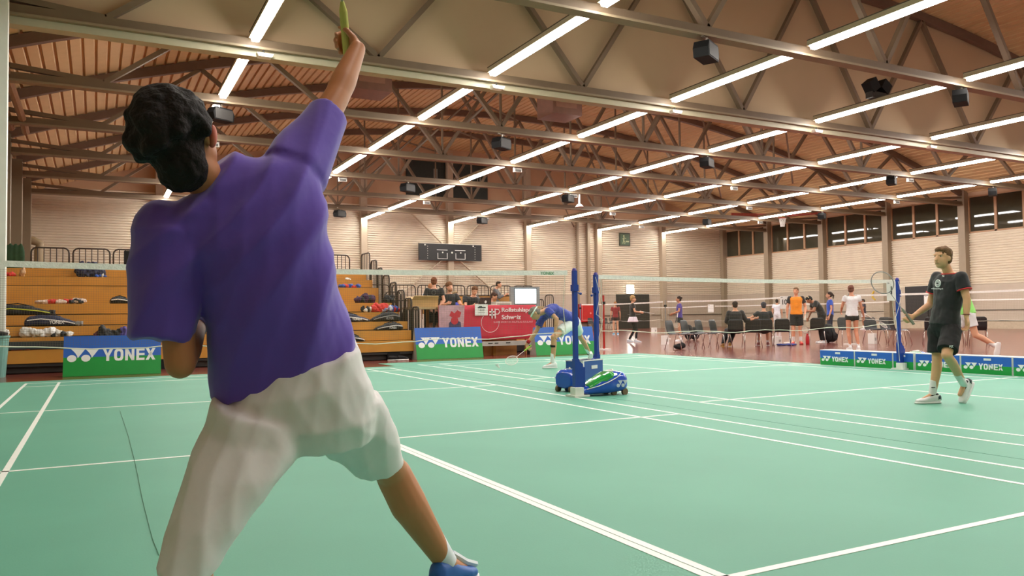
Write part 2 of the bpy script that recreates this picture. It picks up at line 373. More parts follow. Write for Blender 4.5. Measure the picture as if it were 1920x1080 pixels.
def ycircle(cx, cy, r, n=24): return [(cx+r*math.cos(2*math.pi*k/n), cy+r*math.sin(2*math.pi*k/n)) for k in range(n)]
def ymark(o, ux, uy, h, mb, th=.003):
    ux = V(ux)*1.18
    """two winged triangles with discs, height h, width about 1.75 h"""
    for s in (0, .80*h):
        pts = [(s+.22*h, h), (s+1.05*h, h), (s+.62*h, .28*h)]
        curve = [(s+(.62-.12*t-.28*t*t)*h, (.28+.72*t)*h) for t in (.25, .5, .75)]
        mb.prism(pts+curve, o, ux, uy, th); mb.prism(ycircle(s+.28*h, .26*h, .265*h), o, ux, uy, th)
def yword(o, ux, uy, h, mb, th=.003):
    W = .70*h; st = .21*h; x = 0; o = V(o); ux = V(ux)
    P = lambda pts, dx: mb.prism([(a+dx, b) for a, b in pts], o, ux, uy, th)
    P([(0, h), (st*1.1, h), (W*.52, .62*h), (W-st*.95, h), (W+.06*h, h), (W*.52+st*.55, .42*h), (W*.52+st*.55, 0), (W*.52-st*.5, 0), (W*.52-st*.5, .42*h)], 0); x = W+.14*h
    n = 20; out = []; inn = []
    for k in range(n):
        t = 2*math.pi*k/n; ct, sn = math.cos(t), math.sin(t); e = .62
        out.append((W/2+W/2*math.copysign(abs(ct)**e, ct), h/2+h/2*math.copysign(abs(sn)**e, sn)))
        inn.append((W/2+(W/2-st)*math.copysign(abs(ct)**e, ct), h/2+(h/2-st*.95)*math.copysign(abs(sn)**e, sn)))
    for k in range(n):
        k2 = (k+1) % n; P([out[k], out[k2], inn[k2], inn[k]], x)
    x += W+.13*h
    P([(0, 0), (st, 0), (st, h), (0, h)], x); P([(W-st, 0), (W, 0), (W, h), (W-st, h)], x); P([(0, h), (st, h), (W, 0), (W-st, 0)], x); x += W+.15*h
    P([(0, 0), (st, 0), (st, h), (0, h)], x)
    for z in (0, .41*h, h-st*.9): P([(st, z), (W*.9, z), (W*.9, z+st*.9), (st, z+st*.9)], x)
    x += W*.9+.08*h
    P([(0, 0), (st*1.15, 0), (W+.06*h, h), (W+.06*h-st*1.15, h)], x); P([(W+.06*h-st*1.15, 0), (W+.06*h, 0), (st*1.15, h), (0, h)], x)
    return x+W
m_logo = M((236, 240, 240), .45, var=.02)
def ylogo(o, ux, uy, h, parent):
    mb = MB(); ymark(V(o), ux, uy, h*1.08, mb); mb.build('logo_mark', m_logo, parent)
    mb = MB(); yword(V(o)+V(ux)*(2.62*h), ux, uy, h, mb); mb.build('brand_lettering', m_logo, parent)
def post_pole(t, top=1.56):
    MB().bb((-.025, -.025, .02), (.025, .025, top-.03)).build('pole', m_blue, t); MB().cone((0, 0, top-.03), (0, 0, top), .03, .02).build('pole_cap', M((70, 60, 150), .4), t)
    MB().bb((-.036, -.036, 1.28), (.036, .036, 1.36)).cone((.03, 0, 1.27), (.075, 0, 1.25), .008).ell((.085, 0, 1.25), .016).build('cord_cleat', m_blue, t)
    MB().prism([(-.03, 0), (.11, 0), (.11, .36), (.085, .36), (.08, .40), (.04, .42), (.03, .46), (-.03, .46)], (0, .035, 0), (1, 0, 0), (0, 0, 1), .07).build('pole_foot', m_blue, t)
    MB().bb((-.09, -.12, .01), (.12, .1, .03)).bb((-.07, -.10, .03), (.05, .02, .12)).build('rubber_pad', M((222, 226, 218), .6), t)
def wheel_base(t, wheels=True):
    """streamlined moulded weight on wheels running from the pole along +x"""
    body = MB(); secs = []; pre = set(t.children)
    for u, h, w_, z in ((.06, .07, .10, .045), (.18, .13, .13, .03), (.36, .23, .17, .03), (.52, .29, .19, .03), (.66, .30, .19, .04), (.78, .28, .18, .05), (.84, .22, .15, .07)):
        secs.append(((u, 0, z+h/2), (0, 1, 0), (0, 0, 1), w_, h/2))
    body.loft(secs, 24, 3.2); b = body.build('moulded_base', M((26, 78, 190), .15, var=.03, coat=.6), t, vox=.012, it=4)
    g = MB()
    gs = [((u, 0, z+h*.74), (0, 1, 0), (0, 0, 1), w_*.96, h*.285) for u, h, w_, z in ((.16, .13, .13, .03), (.30, .20, .155, .03), (.44, .26, .185, .03), (.54, .29, .19, .035), (.60, .30, .17, .035))]
    g.loft(gs, 24, 3.0); g.build('green_top', M((20, 150, 60), .15, coat=.6), t, vox=.01, it=2)
    for s in (-1, 1):
        MB().tube([(.12, s*.118, .11), (.3, s*.165, .15), (.46, s*.19, .20), (.62, s*.19, .26), (.70, s*.175, .31)], .006, 6).build('white_stripe', m_logo, t)
        mb = MB(); uy = (0, 0, 1)
        if s < 0: ymark((.60, -.192, .12), (1, 0, 0), uy, .095, mb, .004)
        else: ymark((.76, .192, .12), (-1, 0, 0), uy, .095, mb, .004)
        mb.build('logo_mark', M((190, 200, 215), .35), t)
    MB().tube([(.62, -.08, .335), (.68, 0, .352), (.62, .08, .335)], .012, 8).bb((.55, -.07, .325), (.72, .07, .34)).build('grab_handle', m_white, t)
    for s in (-1, 1):
        MB().cone((.80, s*.13-.02, .05), (.80, s*.13+.02, .05), .05, n=20).build('wheel', M((120, 96, 70), .5), t); MB().cone((.62, s*.10-.02, .045), (.62, s*.10+.02, .045), .045, n=20).build('wheel', M((120, 96, 70), .5), t)
    for c in t.children:
        if c not in pre: c.scale = (.78, .9, .88)
def net_post(x, y, rz, label):
    t = thing('net_post', label, 'net post', (x, y, 0), rz); post_pole(t); wheel_base(t); return t
tA = net_post(3.1, 0.0, -.02, 'blue net post with a blue moulded wheeled base, nearest to the middle of the hall')
tB = net_post(3.9, .74, math.pi+.25, 'blue net post behind the blue cardboard box, its wheeled base with a green top')
tC = net_post(10.03, .74, 0.05, 'blue net post among the low boards, right end of the net')
net((3.95, .74), (9.97, .74), 'white taped badminton net across the right court, in front of the black chairs')
def rope(pts, name, label, r=.004): return tag(MB().tube(pts, r, 5).build(name, m_cord, None), label, 'rope')
rope([(3.87, .70, 1.5), (3.93, .68, 1.25), (3.86, .68, 1.0), (3.96, .67, .93), (3.9, .68, .7), (3.9, .68, .5)], 'hanging_rope', 'thin white cord dangling from the blue post behind the cardboard box')
rope([(10.0, .70, 1.5), (10.07, .69, 1.3), (9.98, .69, 1.05), (9.9, .69, .9), (9.93, .69, .55), (9.95, .68, .15)], 'hanging_rope', 'thin white cord dangling from the post among the low boards')
# court number sheets
def sheet(o, ux, w_, h, txt, label, parent=None, bold=.02, off=.006):
    t = thing('number_sheet', label, 'paper sign', o); ux = V(ux); nrm = ux.cross(V((0, 0, 1)))
    MB().prism([(0, 0), (w_, 0), (w_, -h), (0, -h)], (0, 0, 0), ux, (0, 0, 1), .002).build('paper', m_white, t)
    if txt: textmesh(txt, m_black, t, h*.42, w_*(.14 if len(txt) == 1 else .5), V((0, 0, -h*.68))+ux*w_*(.43 if len(txt) == 1 else .25)+nrm*.004, ux, (0, 0, 1), 'printed_number', bold=bold)
    MB().prism([(.1*w_, -.08*h), (.3*w_, -.08*h), (.3*w_, -.11*h), (.1*w_, -.11*h)], nrm*.003, ux, (0, 0, 1), .002).build('printed_line', m_black, t); return t
sheet((9.72, .715, 1.50), (1, 0, 0), .23, .33, '1', 'white paper sheet printed with 1 at the right end of the net')
s4 = sheet((-3.1, -.03, 1.44), (1, 0, 0), .21, .42, '', 'white paper sheet hanging at the left end of the near net')
MB().tube([(.11, -.006, -.26), (.15, -.006, -.31), (.19, -.006, -.27), (.16, -.006, -.25), (.14, -.006, -.3)], .003, 5).bb((.16, -.006, -.10), (.2, -.003, -.14)).build('pen_marks', M((60, 60, 110), .5), s4)
# background nets: two lines of nets running along the hall
for k, (x, y0, y1, lb) in enumerate([(18.3, 17.5, 23.6, 'far net behind the woman with the white skirt'), (18.2, 10.9, 17.1, 'net behind the left group of black chairs'), (18.4, 2.3, 8.4, 'net behind the player in black, at the far right'),
                              (18.3, -4.2, 1.9, 'net at the right edge of the picture'), (33.4, 32, 38, 'small distant net in front of the right wall corner'), (33.6, 25.4, 31.5, 'distant net before the right wall, left of the orange shirt'),
                              (33.9, 18.9, 25, 'distant net before the right wall, behind the woman in white'), (33.6, 9.5, 15.6, 'distant net before the right wall, at the right edge')]):
    net((x, y0), (x, y1), 'white taped badminton '+lb, 'badminton nets on the far courts', pitch=.04 if x < 30 else .08, cord=k < 4)
def plain_post(x, y, mat, label, base=True):
    t = thing('net_post', label, 'net post', (x, y, 0)); MB().cone((0, 0, .02), (0, 0, 1.56), .03).build('pole', mat, t)
    MB().bb((-.14, -.14, 0), (.14, .14, .03)).build('base_plate', m_white, t); MB().bb((-.04, -.04, 1.3), (.04, .04, 1.38)).build('cord_cleat', m_black, t)
m_redpost = M((170, 36, 30), .35); m_grey = M((150, 146, 138), .4, metal=.2)
plain_post(10.85, 10.8, m_redpost, 'red net post with a white foot plate, right of the white monitor')
plain_post(18.25, 17.3, m_grey, 'grey net post at the near end of the far net'); plain_post(18.2, 10.8, M((190, 186, 180), .4), 'pale net post beside the number sheet with 10')
plain_post(18.35, 23.8, M((90, 104, 130), .4), 'grey-blue net post left of the red gym mat'); plain_post(18.4, 8.6, m_grey, 'grey net post behind the black chairs on the right')
sheet((18.0, 11.0, 1.55), (.64, -.77, 0), .3, .42, '10', 'white paper sheet printed with 10 left of the man in orange')
sheet((33.1, 31.6, 1.6), (.64, -.77, 0), .36, .5, '', 'small white sheet hanging between two distant nets')
sheet((33.1, 16.4, 1.75), (.64, -.77, 0), .36, .5, '4', 'small white sheet printed with 4 near the right edge')
# ------------------------------------------------------------------ A-frame advertising boards
def aframe(p, q, h, dep, label):
    p = V((p[0], p[1], 0)); q = V((q[0], q[1], 0)); L = (q-p).length; a = math.atan2((q-p).y, (q-p).x)
    t = thing('advertising_board', label, 'advertising board', p, a, 'folding advertising boards along the far edge of the court')
    ap = dep*.42; sl = V((0, ap, h)).normalized(); H = math.hypot(ap, h); half = H*.47; nz = V((0, -h, ap)).normalized()*.012
    side = [(0, 0), (dep, 0), (ap+.02, h), (ap, h)]
    MB().prism(side, (0, 0, 0), (0, 1, 0), (0, 0, 1), L).build('grey_sides', M((168, 168, 160), .6), t)
    MB().prism([(0, 0), (L, 0), (L, half), (0, half)], nz, (1, 0, 0), sl, -.01).build('green_half', m_ygreen, t)
    MB().prism([(0, half), (L, half), (L, H), (0, H)], nz, (1, 0, 0), sl, -.01).build('blue_half', m_yblue, t)
    s = L/1.75*.25*1.02; ylogo(nz*1.05+V((L*.035, 0, 0))+sl*(H*.36), (1, 0, 0), sl, L*.137, t)
aframe((-2.57, 8.12), (-.97, 8.02), .72, .42, 'blue and green folding board with white lettering, left of the player in purple')
aframe((4.58, 9.28), (6.28, 9.25), .74, .42, 'blue and green folding board with white lettering, in front of the red banner')
aframe((7.68, 9.12), (9.32, 8.95), .70, .42, 'blue and green folding board partly hidden by the bending player')
# low box boards along the right edge
m_edge = M((228, 230, 226), .6)
def boxboard(y0, y1, label, logo=True):
    L = y0-y1; t = thing('boundary_board', label, 'advertising board', (10.1, y0, 0), -math.pi/2, 'low folding boards along the right edge of the court')
    MB().bb((0, .01, 0), (L-.01, .30, .285)).build('white_box', m_edge, t)
    MB().bb((.012, 0, .0), (L-.022, .012, .135)).build('green_half', m_ygreen, t); MB().bb((.012, 0, .135), (L-.022, .012, .275)).build('blue_half', m_yblue, t)
    MB().bb((L*.46, -.004, .215), (L*.60, .0, .25)).build('hand_hole', M((225, 228, 230), .5), t)
    if logo: ylogo((L*.06, -.002, .075), (1, 0, 0), (0, 0, 1), L*.115, t)
for y0, y1, lb in ((2.48, 1.70, 'left of the blue post, first in the row'), (1.70, .92, 'just left of the blue post'), (.92, .52, 'short and plain, behind the blue post'), (.50, -.29, 'behind the legs of the player in black'), (-.29, -1.10, 'right of the player in black'), (-1.10, -1.9, 'cut off by the right picture edge')):
    boxboard(y0, y1, 'low blue and green box board '+lb, y0-y1 > .5)
# blue cardboard box between the posts
t = thing('cardboard_box', 'blue cardboard box with white edges and a hand hole, standing between the net posts', 'box', (3.47, .42, 0), .42)
mbx = MB()
for a, b in (((0, 0, 0), (.48, .012, .40)), ((0, .25, 0), (.48, .262, .40)), ((0, 0, 0), (.012, .26, .40)), ((.468, 0, 0), (.48, .26, .40)), ((0, 0, 0), (.48, .26, .012))): mbx.bb(a, b)
mbx.build('box_walls', M((44, 88, 160), .55, var=.06), t)
MB().bb((-.008, -.008, 0), (.022, .022, .405)).bb((-.004, -.006, .395), (.484, .016, .408)).bb((-.006, -.004, .395), (.016, .266, .408)).bb((.464, 0, .395), (.486, .26, .408)).bb((0, .246, .395), (.48, .266, .408)).build('white_edges', m_edge, t)
MB().bb((.20, -.006, .29), (.34, .0, .335)).build('hand_hole', m_edge, t)
# ------------------------------------------------------------------ bleachers
ROWS = [(9.50, .19, .45), (9.76, .45, .69), (10.0, .70, .90), (10.6, .91, 1.13), (11.15, 1.14, 1.37), (12.23, 1.38, 1.79), (12.73, 1.81, 2.02), (13.3, 2.04, 2.24)]
t = thing('bleacher', 'large light brown wooden bleacher strewn with bags, left side of the hall', 'bleacher', (0, 9.5, 0))
XL, XR = -5.0, 4.62
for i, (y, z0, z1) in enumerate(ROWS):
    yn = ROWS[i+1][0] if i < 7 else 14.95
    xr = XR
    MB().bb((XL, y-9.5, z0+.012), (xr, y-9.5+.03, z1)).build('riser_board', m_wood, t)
    MB().bb((XL, y-9.5+.032, z0-.05), (xr-.02, y-9.5+.05, z1-.04)).build('gap_shade_strip', m_dark, t)  # dark strip added behind the riser as painted shade for the board gaps
    MB().bb((XL, y-9.5+.03, z1-.03), (xr, yn-9.5+.03, z1)).build('tread_board', m_wood, t)
MB().bb((XL, .12, .02), (XR-.02, .16, .2)).bb((XL, .16, 0), (XR-.05, 4.8, .3)).build('black_plinth', M((54, 50, 46), .6), t)
MB().prism([(.2, .3), (.5, .68), (1.1, .9), (1.65, 1.1), (2.7, 1.35), (3.2, 1.78), (3.8, 2.0), (4.9, 2.2), (4.9, .3)], (XR-.07, 0, 0), (0, 1, 0), (0, 0, 1), .04).build('side_cheek', m_dark, t)
for x in (-1.0, 2.1, 3.95): MB().bb((x, 0.02, 0), (x+.3, .12, .19)).build('support_block', m_black, t)
m_brd2 = M((190, 136, 66), .5, var=.08)
t = thing('bleacher', 'lower light brown bleacher behind the people at the table', 'bleacher', (8.6, 13.8, 0))
for k, (y, z0, z1) in enumerate(((-1.2, .2, .5), (-.6, .5, .8), (0, .8, 1.12), (.6, 1.12, 1.66))):
    MB().bb((-1.9, y, z0), (1.7, y+.03, z1)).build('riser_board', m_brd2, t); MB().bb((-1.9, y, z1-.03), (1.7, y+.62, z1)).build('tread_board', m_brd2, t)
def railing(name, a, b, z0, z1, label, group, nb=5, r=.02, curve=.12, cat='railing'):
    a = V((a[0], a[1], 0)); b = V((b[0], b[1], 0)); L = (b-a).length; d = (b-a)/L
    t = thing('railing', label, cat, a+V((0, 0, z0)), math.atan2(d.y, d.x), group); H = z1-z0; c = min(curve, L*.35)
    pts = [(0, 0, 0), (0, 0, H-c)]+[(c-c*math.cos(q), 0, H-c+c*math.sin(q)) for q in (math.pi/6, math.pi/3, math.pi/2)]+[(L-c+c*math.sin(q), 0, H-c+c*math.cos(q)) for q in (0, math.pi/6, math.pi/3, math.pi/2)]+[(L, 0, 0)]
    MB().tube(pts, r, 8).build('railing_frame', m_rail, t, smooth=True)
    for k in range(nb):
        x = L*(k+1)/(nb+1); MB().cone((x, 0, 0), (x, 0, H-.01), r*.55, n=8).build('railing_bar', m_rail, t)
xs = [(-3.48, -2.66), (-2.57, -1.74), (-1.66, -.84), (-.75, .08), (.16, 1.0), (1.08, 1.9), (2.0, 2.8), (2.95, 3.75), (3.83, 4.55)]
wd = ['leftmost', 'second from the left', 'third from the left', 'fourth from the left', 'fifth from the left', 'sixth from the left', 'seventh from the left', 'eighth from the left', 'ninth from the left']
for k, (a, b) in enumerate(xs): railing('r', (a, 14.7), (b, 14.7), 2.21, 2.84, 'dark metal railing panel on top of the large bleacher, '+wd[k], 'railing panels on top of the large bleacher')
zs = [(14.08, 13.29, 2.2, 2.82), (13.18, 12.67, 2.0, 2.57), (12.60, 12.2, 1.8, 2.33), (12.13, 11.63, 1.4, 2.11), (11.56, 11.07, 1.3, 1.89), (11.0, 10.5, 1.1, 1.67), (10.46, 9.99, .9, 1.46), (9.93, 9.5, .7, 1.24)]
for k, (a, b, z0, z1) in enumerate(zs): railing('r', (4.72, b), (4.72, a), 0, z1, 'narrow dark railing beside the bleacher steps, %s from the top' % ORD[k], 'stepped railings at the bleacher end', 4, .018, .1)
for k in range(7): railing('r', (5.3+k*.86, 15.6), (6.08+k*.86, 15.6), 0, 2.02, 'dark railing panel behind the people at the table, %s from the left' % ORD[k], 'railing panels behind the table', 5, .018, .12)
for k in range(3): railing('r', (10.6, 13.2+k*.6), (10.6, 13.7+k*.6), 0.0, 1.65-.13*k, 'short railing right of the monitor, %s in line' % ORD[k], 'railings right of the monitor', 3, .018, .12)
for k in range(3): railing('r', (5.0+.0*k, 11.4+k*.7), (5.45, 11.4+k*.7), 0, 1.2+.25*k, 'short railing beside the cardboard box, %s from the front' % ORD[k], 'railings beside the cardboard box', 3, .018, .1)
# ------------------------------------------------------------------ officials' table
m_red = M((196, 36, 62), .6, var=.06)
t = thing('scoring_table', 'long wooden table hung with the red banner', 'table', (7.2, 10.55, 0))
MB().bb((-1.75, -.52, 1.19), (1.35, .52, 1.24)).build('table_top', M((176, 150, 110), .5), t)
for x in (-1.68, -.2, 1.28):
    for y in (-.42, .45): MB().bb((x-.035, y-.035, 0), (x+.035, y+.035, 1.19)).build('table_leg', m_wood, t)
for x in (-.98, -.74, .15, .4, .9, 1.1): MB().bb((x-.04, -.2, 0), (x+.04, -.12, 1.19)).build('support_post', M((206, 160, 100), .5), t)
t = thing('banner', 'red fabric banner with white lettering hanging from the table', 'banner', (5.41, 9.98, .40))
mb = MB(); nx = 60
def wav(u): return .010*math.sin(u*3.1)+.005*math.sin(u*9+1)
for k in range(nx+1):
    u = 2.75*k/nx
    for z in range(7): mb.v.append(V((u, wav(u)*(1-z/6)*1.6, z*.88/6)))
for k in range(nx):
    for z in range(6): mb.f.append((k*7+z, (k+1)*7+z, (k+1)*7+z+1, k*7+z+1))
cl = mb.build('cloth', m_red, t, fix=False, smooth=True); so = cl.modifiers.new('s', 'SOLIDIFY'); so.thickness = .006; so.offset = 1
MB().prism([(0, .34), (.66, .30), (.70, .88), (0, .88)], (0, -.03, 0), (1, 0, 0), (0, 0, 1), .004).build('printed_photo', M((190, 150, 158), .6, var=.2, scale=8), t)
MB().prism(ycircle(.42, .50, .1), (0, -.038, 0), (1, 0, 0), (0, 0, 1), .003).prism([(.28, .62), (.33, .74), (.42, .68), (.5, .76), (.6, .7), (.56, .58), (.42, .55)], (0, -.036, 0), (1, 0, 0), (0, 0, 1), .003).build('printed_figure', M((186, 40, 54), .6), t)
MB().prism([(.26, .30), (.6, .30), (.58, .46), (.5, .5), (.33, .5), (.27, .44)], (0, -.035, 0), (1, 0, 0), (0, 0, 1), .003).build('printed_torso', M((60, 54, 90), .6), t)
mwt = M((232, 214, 216), .6)
textmesh('Rollstuhlsport', mwt, t, .14, 1.02, (1.73, -.034, .67), (1, 0, 0), (0, 0, 1), bold=.03)
textmesh('Schweiz', mwt, t, .12, .56, (1.73, -.034, .51), (1, 0, 0), (0, 0, 1), bold=.03)
textmesh('SUISSE SPORT EN FAUTEUIL ROULANT', M((224, 170, 178), .6), t, .045, 1.15, (1.50, -.034, .42), (1, 0, 0), (0, 0, 1), bold=.01)
q = MB()
for a, b in (((1.58, .60), (1.66, .60)), ((1.58, .68), (1.66, .68))): pass
q.bb((1.38, -.04, .61), (1.53, -.034, .65)).bb((1.38, -.04, .69), (1.53, -.034, .73)).bb((1.44, -.04, .54), (1.47, -.034, .79)).bb((1.53, -.04, .54), (1.56, -.034, .79)).tube([(1.56, -.037, .77), (1.63, -.037, .77), (1.68, -.037, .71), (1.63, -.037, .65), (1.56, -.037, .65)], .014, 6)
q.build('cross_emblem', mwt, t)
MB().tube([(1.40+.25*math.cos(a), -.037, .44+.25*math.sin(a)) for a in np.linspace(2.4, 6.4, 20)], .006, 5).build('printed_ring', mwt, t)
t = thing('paper_notice', 'white paper notice with black print taped to the red banner', 'notice', (6.38, 9.93, 1.02))
MB().bb((0, 0, 0), (.36, .003, .28)).build('paper', m_white, t)
MB().bb((.08, -.002, .18), (.30, 0, .215)).bb((.12, -.002, .215), (.2, 0, .235)).build('printed_picture', M((50, 54, 60), .6), t)
textmesh('TURNIER', M((110, 110, 110), .6), t, .03, .18, (.09, -.003, .12), (1, 0, 0), (0, 0, 1)); textmesh('LEITUNG', M((110, 110, 110), .6), t, .02, .18, (.09, -.003, .06), (1, 0, 0), (0, 0, 1))
t = thing('low_bench', 'grey metal low bench in front of the table legs', 'bench', (7.05, 9.88, 0)); MB().bb((-.75, -.14, .25), (1.0, .1, .36)).build('bench_top', M((176, 172, 166), .45), t)
for x in (-.6, .85): MB().bb((x-.04, -.1, 0), (x+.04, .06, .25)).build('bench_leg', m_dark, t)
MB().bb((-.4, -.15, .31), (-.28, -.138, .33)).bb((-.22, -.15, .31), (-.12, -.138, .33)).bb((.1, -.15, .31), (.22, -.138, .33)).build('slot_marks', m_black, t)
tag(MB().bb((6.75, 10.2, 0), (7.7, 10.6, .86)).build('wooden_crate', M((206, 150, 84), .5), None), 'plain light wooden crate under the table', 'crate')
# monitor
t = thing('large_monitor', 'big silver-grey monitor with a blank white screen on the table', 'monitor', (8.26, 10.75, 1.24), -.1); mon = t
MB().bb((-.50, -.05, .03), (.50, .10, .62)).loft([((0, .10, .32), (1, 0, 0), (0, 0, 1), .42, .26), ((0, .45, .30), (1, 0, 0), (0, 0, 1), .2, .16)], 16, 5).build('cabinet', M((150, 154, 160), .4, metal=.2), t)
MB().bb((-.39, -.065, .08), (.39, -.045, .58)).build('bezel', M((40, 70, 90), .3), t)
MB().bb((-.37, -.07, .10), (.37, -.066, .56)).build('screen', M((240, 250, 255), .3, var=0, emit=1.1), t)
MB().bb((-.2, -.04, 0), (.2, .2, .03)).build('stand', m_dark, t)
for c in mon.children: c.scale = (.84, .84, .88)
t = thing('laptop', 'open black laptop with a round white emblem on its lid, on the table', 'laptop', (6.88, 10.42, 1.24), .1)
MB().bb((-.17, -.02, 0), (.17, .24, .015)).build('keyboard', m_black, t); MB().prism([(-.17, 0), (.17, 0), (.17, .24), (-.17, .24)], (0, -.03, .012), (1, 0, 0), (0, -.2, .98), .01).build('lid', M((44, 22, 24), .35), t)
MB().prism(ycircle(0, .12, .035), (0, -.042, .012), (1, 0, 0), (0, -.2, .98), .002).build('lid_emblem', m_white, t)
t = thing('printer', 'pale grey printer between the laptop and the monitor', 'printer', (7.42, 10.5, 1.24)); MB().bb((-.24, -.15, 0), (.22, .2, .14)).build('casing', M((206, 202, 196), .5), t); MB().bb((-.2, -.155, .04), (.18, -.14, .09)).build('paper_slot', M((150, 146, 142), .5), t)
tag(MB().bb((6.85, 10.08, 1.24), (7.15, 10.27, 1.29)).build('paper_stack', m_white, None), 'stack of white papers lying in front of the printer', 'paper stack')
t = thing('cardboard_box', 'open light brown cardboard box with raised flaps on a side shelf', 'box', (5.2, 10.3, 1.24), -.05)
for a, b in (((-.34, 0, 0), (.34, .015, .2)), ((-.34, .38, 0), (.34, .395, .2)), ((-.34, 0, 0), (-.325, .395, .2)), ((.325, 0, 0), (.34, .395, .2))): MB().bb(a, b).build('box_side', M((196, 158, 104), .7), t)
MB().prism([(-.34, 0), (.34, 0), (.31, .13), (-.32, .14)], (0, 0, .2), (1, 0, 0), (0, -.8, .6), .01).build('box_flap', M((214, 182, 130), .7), t)
MB().prism([(-.34, 0), (.34, 0), (.35, .13), (-.35, .13)], (0, .39, .2), (1, 0, 0), (0, .7, .5), .01).build('box_flap', M((214, 182, 130), .7), t)

t = thing('side_table', 'small pale side table carrying the open cardboard box', 'table', (5.2, 10.5, 0))
MB().bb((-.42, -.35, 1.19), (.22, .35, 1.24)).build('table_top', M((176, 150, 110), .5), t)
for x in (-.38, .18):
    for y in (-.3, .3): MB().bb((x-.02, y-.02, 0), (x+.02, y+.02, 1.19)).build('table_leg', m_rail, t)
t = thing('podium', 'low grey platform behind the scoring table', 'platform', (6.6, 11.9, 0)); MB().bb((-1.3, -.75, .03), (1.9, .75, .25)).build('platform_top', m_dark, t); MB().bb((-1.25, -.7, 0), (1.85, .7, .03)).build('platform_base', m_black, t)
# ------------------------------------------------------------------ wall fixtures
sb = thing('scoreboard', 'wide black scoreboard mounted across the pale column on the far wall', 'scoreboard', (18.15, WFAR-.5, 5.15))
MB().bb((-2.2, -.06, -.53), (2.15, .08, .53)).build('black_panel', M((30, 30, 30), .5), sb); MB().bb((-2.2, -.07, .52), (2.15, .1, .56)).build('top_rail', M((190, 184, 172), .5), sb)
for x in (-.95, .3):
    q = MB()
    for a, b in (((x, -.44), (x+.68, -.41)), ((x, -.44), (x+.03, -.05)), ((x+.65, -.44), (x+.68, -.05)), ((x-.05, .12), (x+.68, .15))): q.bb((a[0], -.075, a[1]), (b[0], -.06, b[1]))
    q.build('score_frame', m_white, sb)
q = MB()
for x in (-1.65, 1.65):
    for k in range(6): q.bb((x, -.075, -.42+k*.15), (x+.04, -.06, -.38+k*.15))
for x in (-1.8, 1.55): q.bb((x-.05, -.075, .4), (x+.05, -.06, .48))
q.prism(ycircle(.05, 0, .06), (0, -.066, -.02), (1, 0, 0), (0, 0, 1), .01).prism(ycircle(-.6, -.02, .05), (0, -.066, 0), (1, 0, 0), (0, 0, 1), .01).prism(ycircle(.66, -.02, .05), (0, -.066, 0), (1, 0, 0), (0, 0, 1), .01)
q.build('white_marks', M((200, 200, 190), .5), sb)
for a, lb in (((15.3, 17.95), 'left'), ((18.45, 21.0), 'right')):
    t = thing('dark_wall_board', 'large dark green board high on the far wall, %s of the pair' % lb, 'wall board', ((a[0]+a[1])/2, WFAR-.1, 9.85)); w2 = (a[1]-a[0])/2
    MB().bb((-w2, -.05, -1.1), (w2, .08, 1.15)).build('board_panel', M((34, 42, 38), .5, var=.15), t); MB().bb((w2*.4, -.06, .1), (w2*.43, -.05, .7)).bb((w2*.55, -.06, .1), (w2*.58, -.05, .7)).build('white_ticks', M((160, 160, 150), .5), t)
t = thing('exit_sign', 'dark green framed sign with a pale running figure high on the far wall', 'sign', (32.1, WFAR-.1, 6.5)); MB().bb((-.5, -.03, -.48), (.45, .03, .48)).build('frame', M((60, 62, 44), .5), t); MB().bb((-.42, -.04, -.4), (.37, -.03, .4)).build('panel', M((80, 104, 78), .5), t)
MB().prism(ycircle(-.12, .24, .07), (0, -.041, 0), (1, 0, 0), (0, 0, 1), .006).bar((-.1, -.045, .16), (-.15, -.045, -.08), .01, .1, (1, 0, 0)).bar((-.15, -.045, -.08), (-.02, -.045, -.2), .01, .06, (1, 0, 0)).bar((-.02, -.045, -.2), (-.05, -.045, -.34), .01, .05, (1, 0, 0)).bar((-.15, -.045, -.08), (-.22, -.045, -.32), .01, .05, (1, 0, 0)).bar((-.1, -.045, .12), (.08, -.045, .05), .01, .04, (1, 0, 0)).bar((-.1, -.045, .12), (-.25, -.045, .02), .01, .04, (1, 0, 0)).bb((.05, -.045, -.2), (.33, -.041, -.1)).build('running_figure', M((196, 206, 160), .5), t)
t = thing('wall_lamp', 'bright glowing square lamp above the dark double door', 'wall lamp', (32.45, WFAR-.12, 2.85)); MB().bb((-.33, -.04, -.3), (.33, .06, .34)).build('lamp_back', m_white, t); MB().bb((-.3, -.1, -.27), (.3, -.04, .31)).build('lamp_diffuser', M((255, 250, 235), .4, var=0, emit=14), t)
t = thing('gym_mat', 'red gym mat leaning on the far wall', 'mat', (28.65, WFAR-.35, .55)); MB().bb((-.75, -.1, 0), (.75, .12, 1.25)).build('mat_body', M((190, 30, 30), .5), t); MB().prism(ycircle(.15, .6, .07), (0, -.105, 0), (1, 0, 0), (0, 0, 1), .01).build('mat_badge', M((230, 150, 140), .5), t); MB().bb((-.75, -.06, -.55), (-.7, .1, 0)).bb((.7, -.06, -.55), (.75, .1, 0)).build('mat_trolley', m_dark, t)
def blob(name, mat, label, cat, parts, vox=.015, it=4, group=None, loc=(0, 0, 0), rz=0, extras=()):
    t = thing(name, label, cat, loc, rz, group); mb = MB()
    for c, r in parts: mb.ell(c, r)
    mb.build(name.split('_')[-1]+'_body', mat, t, vox=vox, it=it, noise_=(.012, 12, (1, 1, 1)))
    for n_, m_, f in extras: q_ = MB(); f(q_); q_.build(n_, m_, t, smooth=True)
    return t
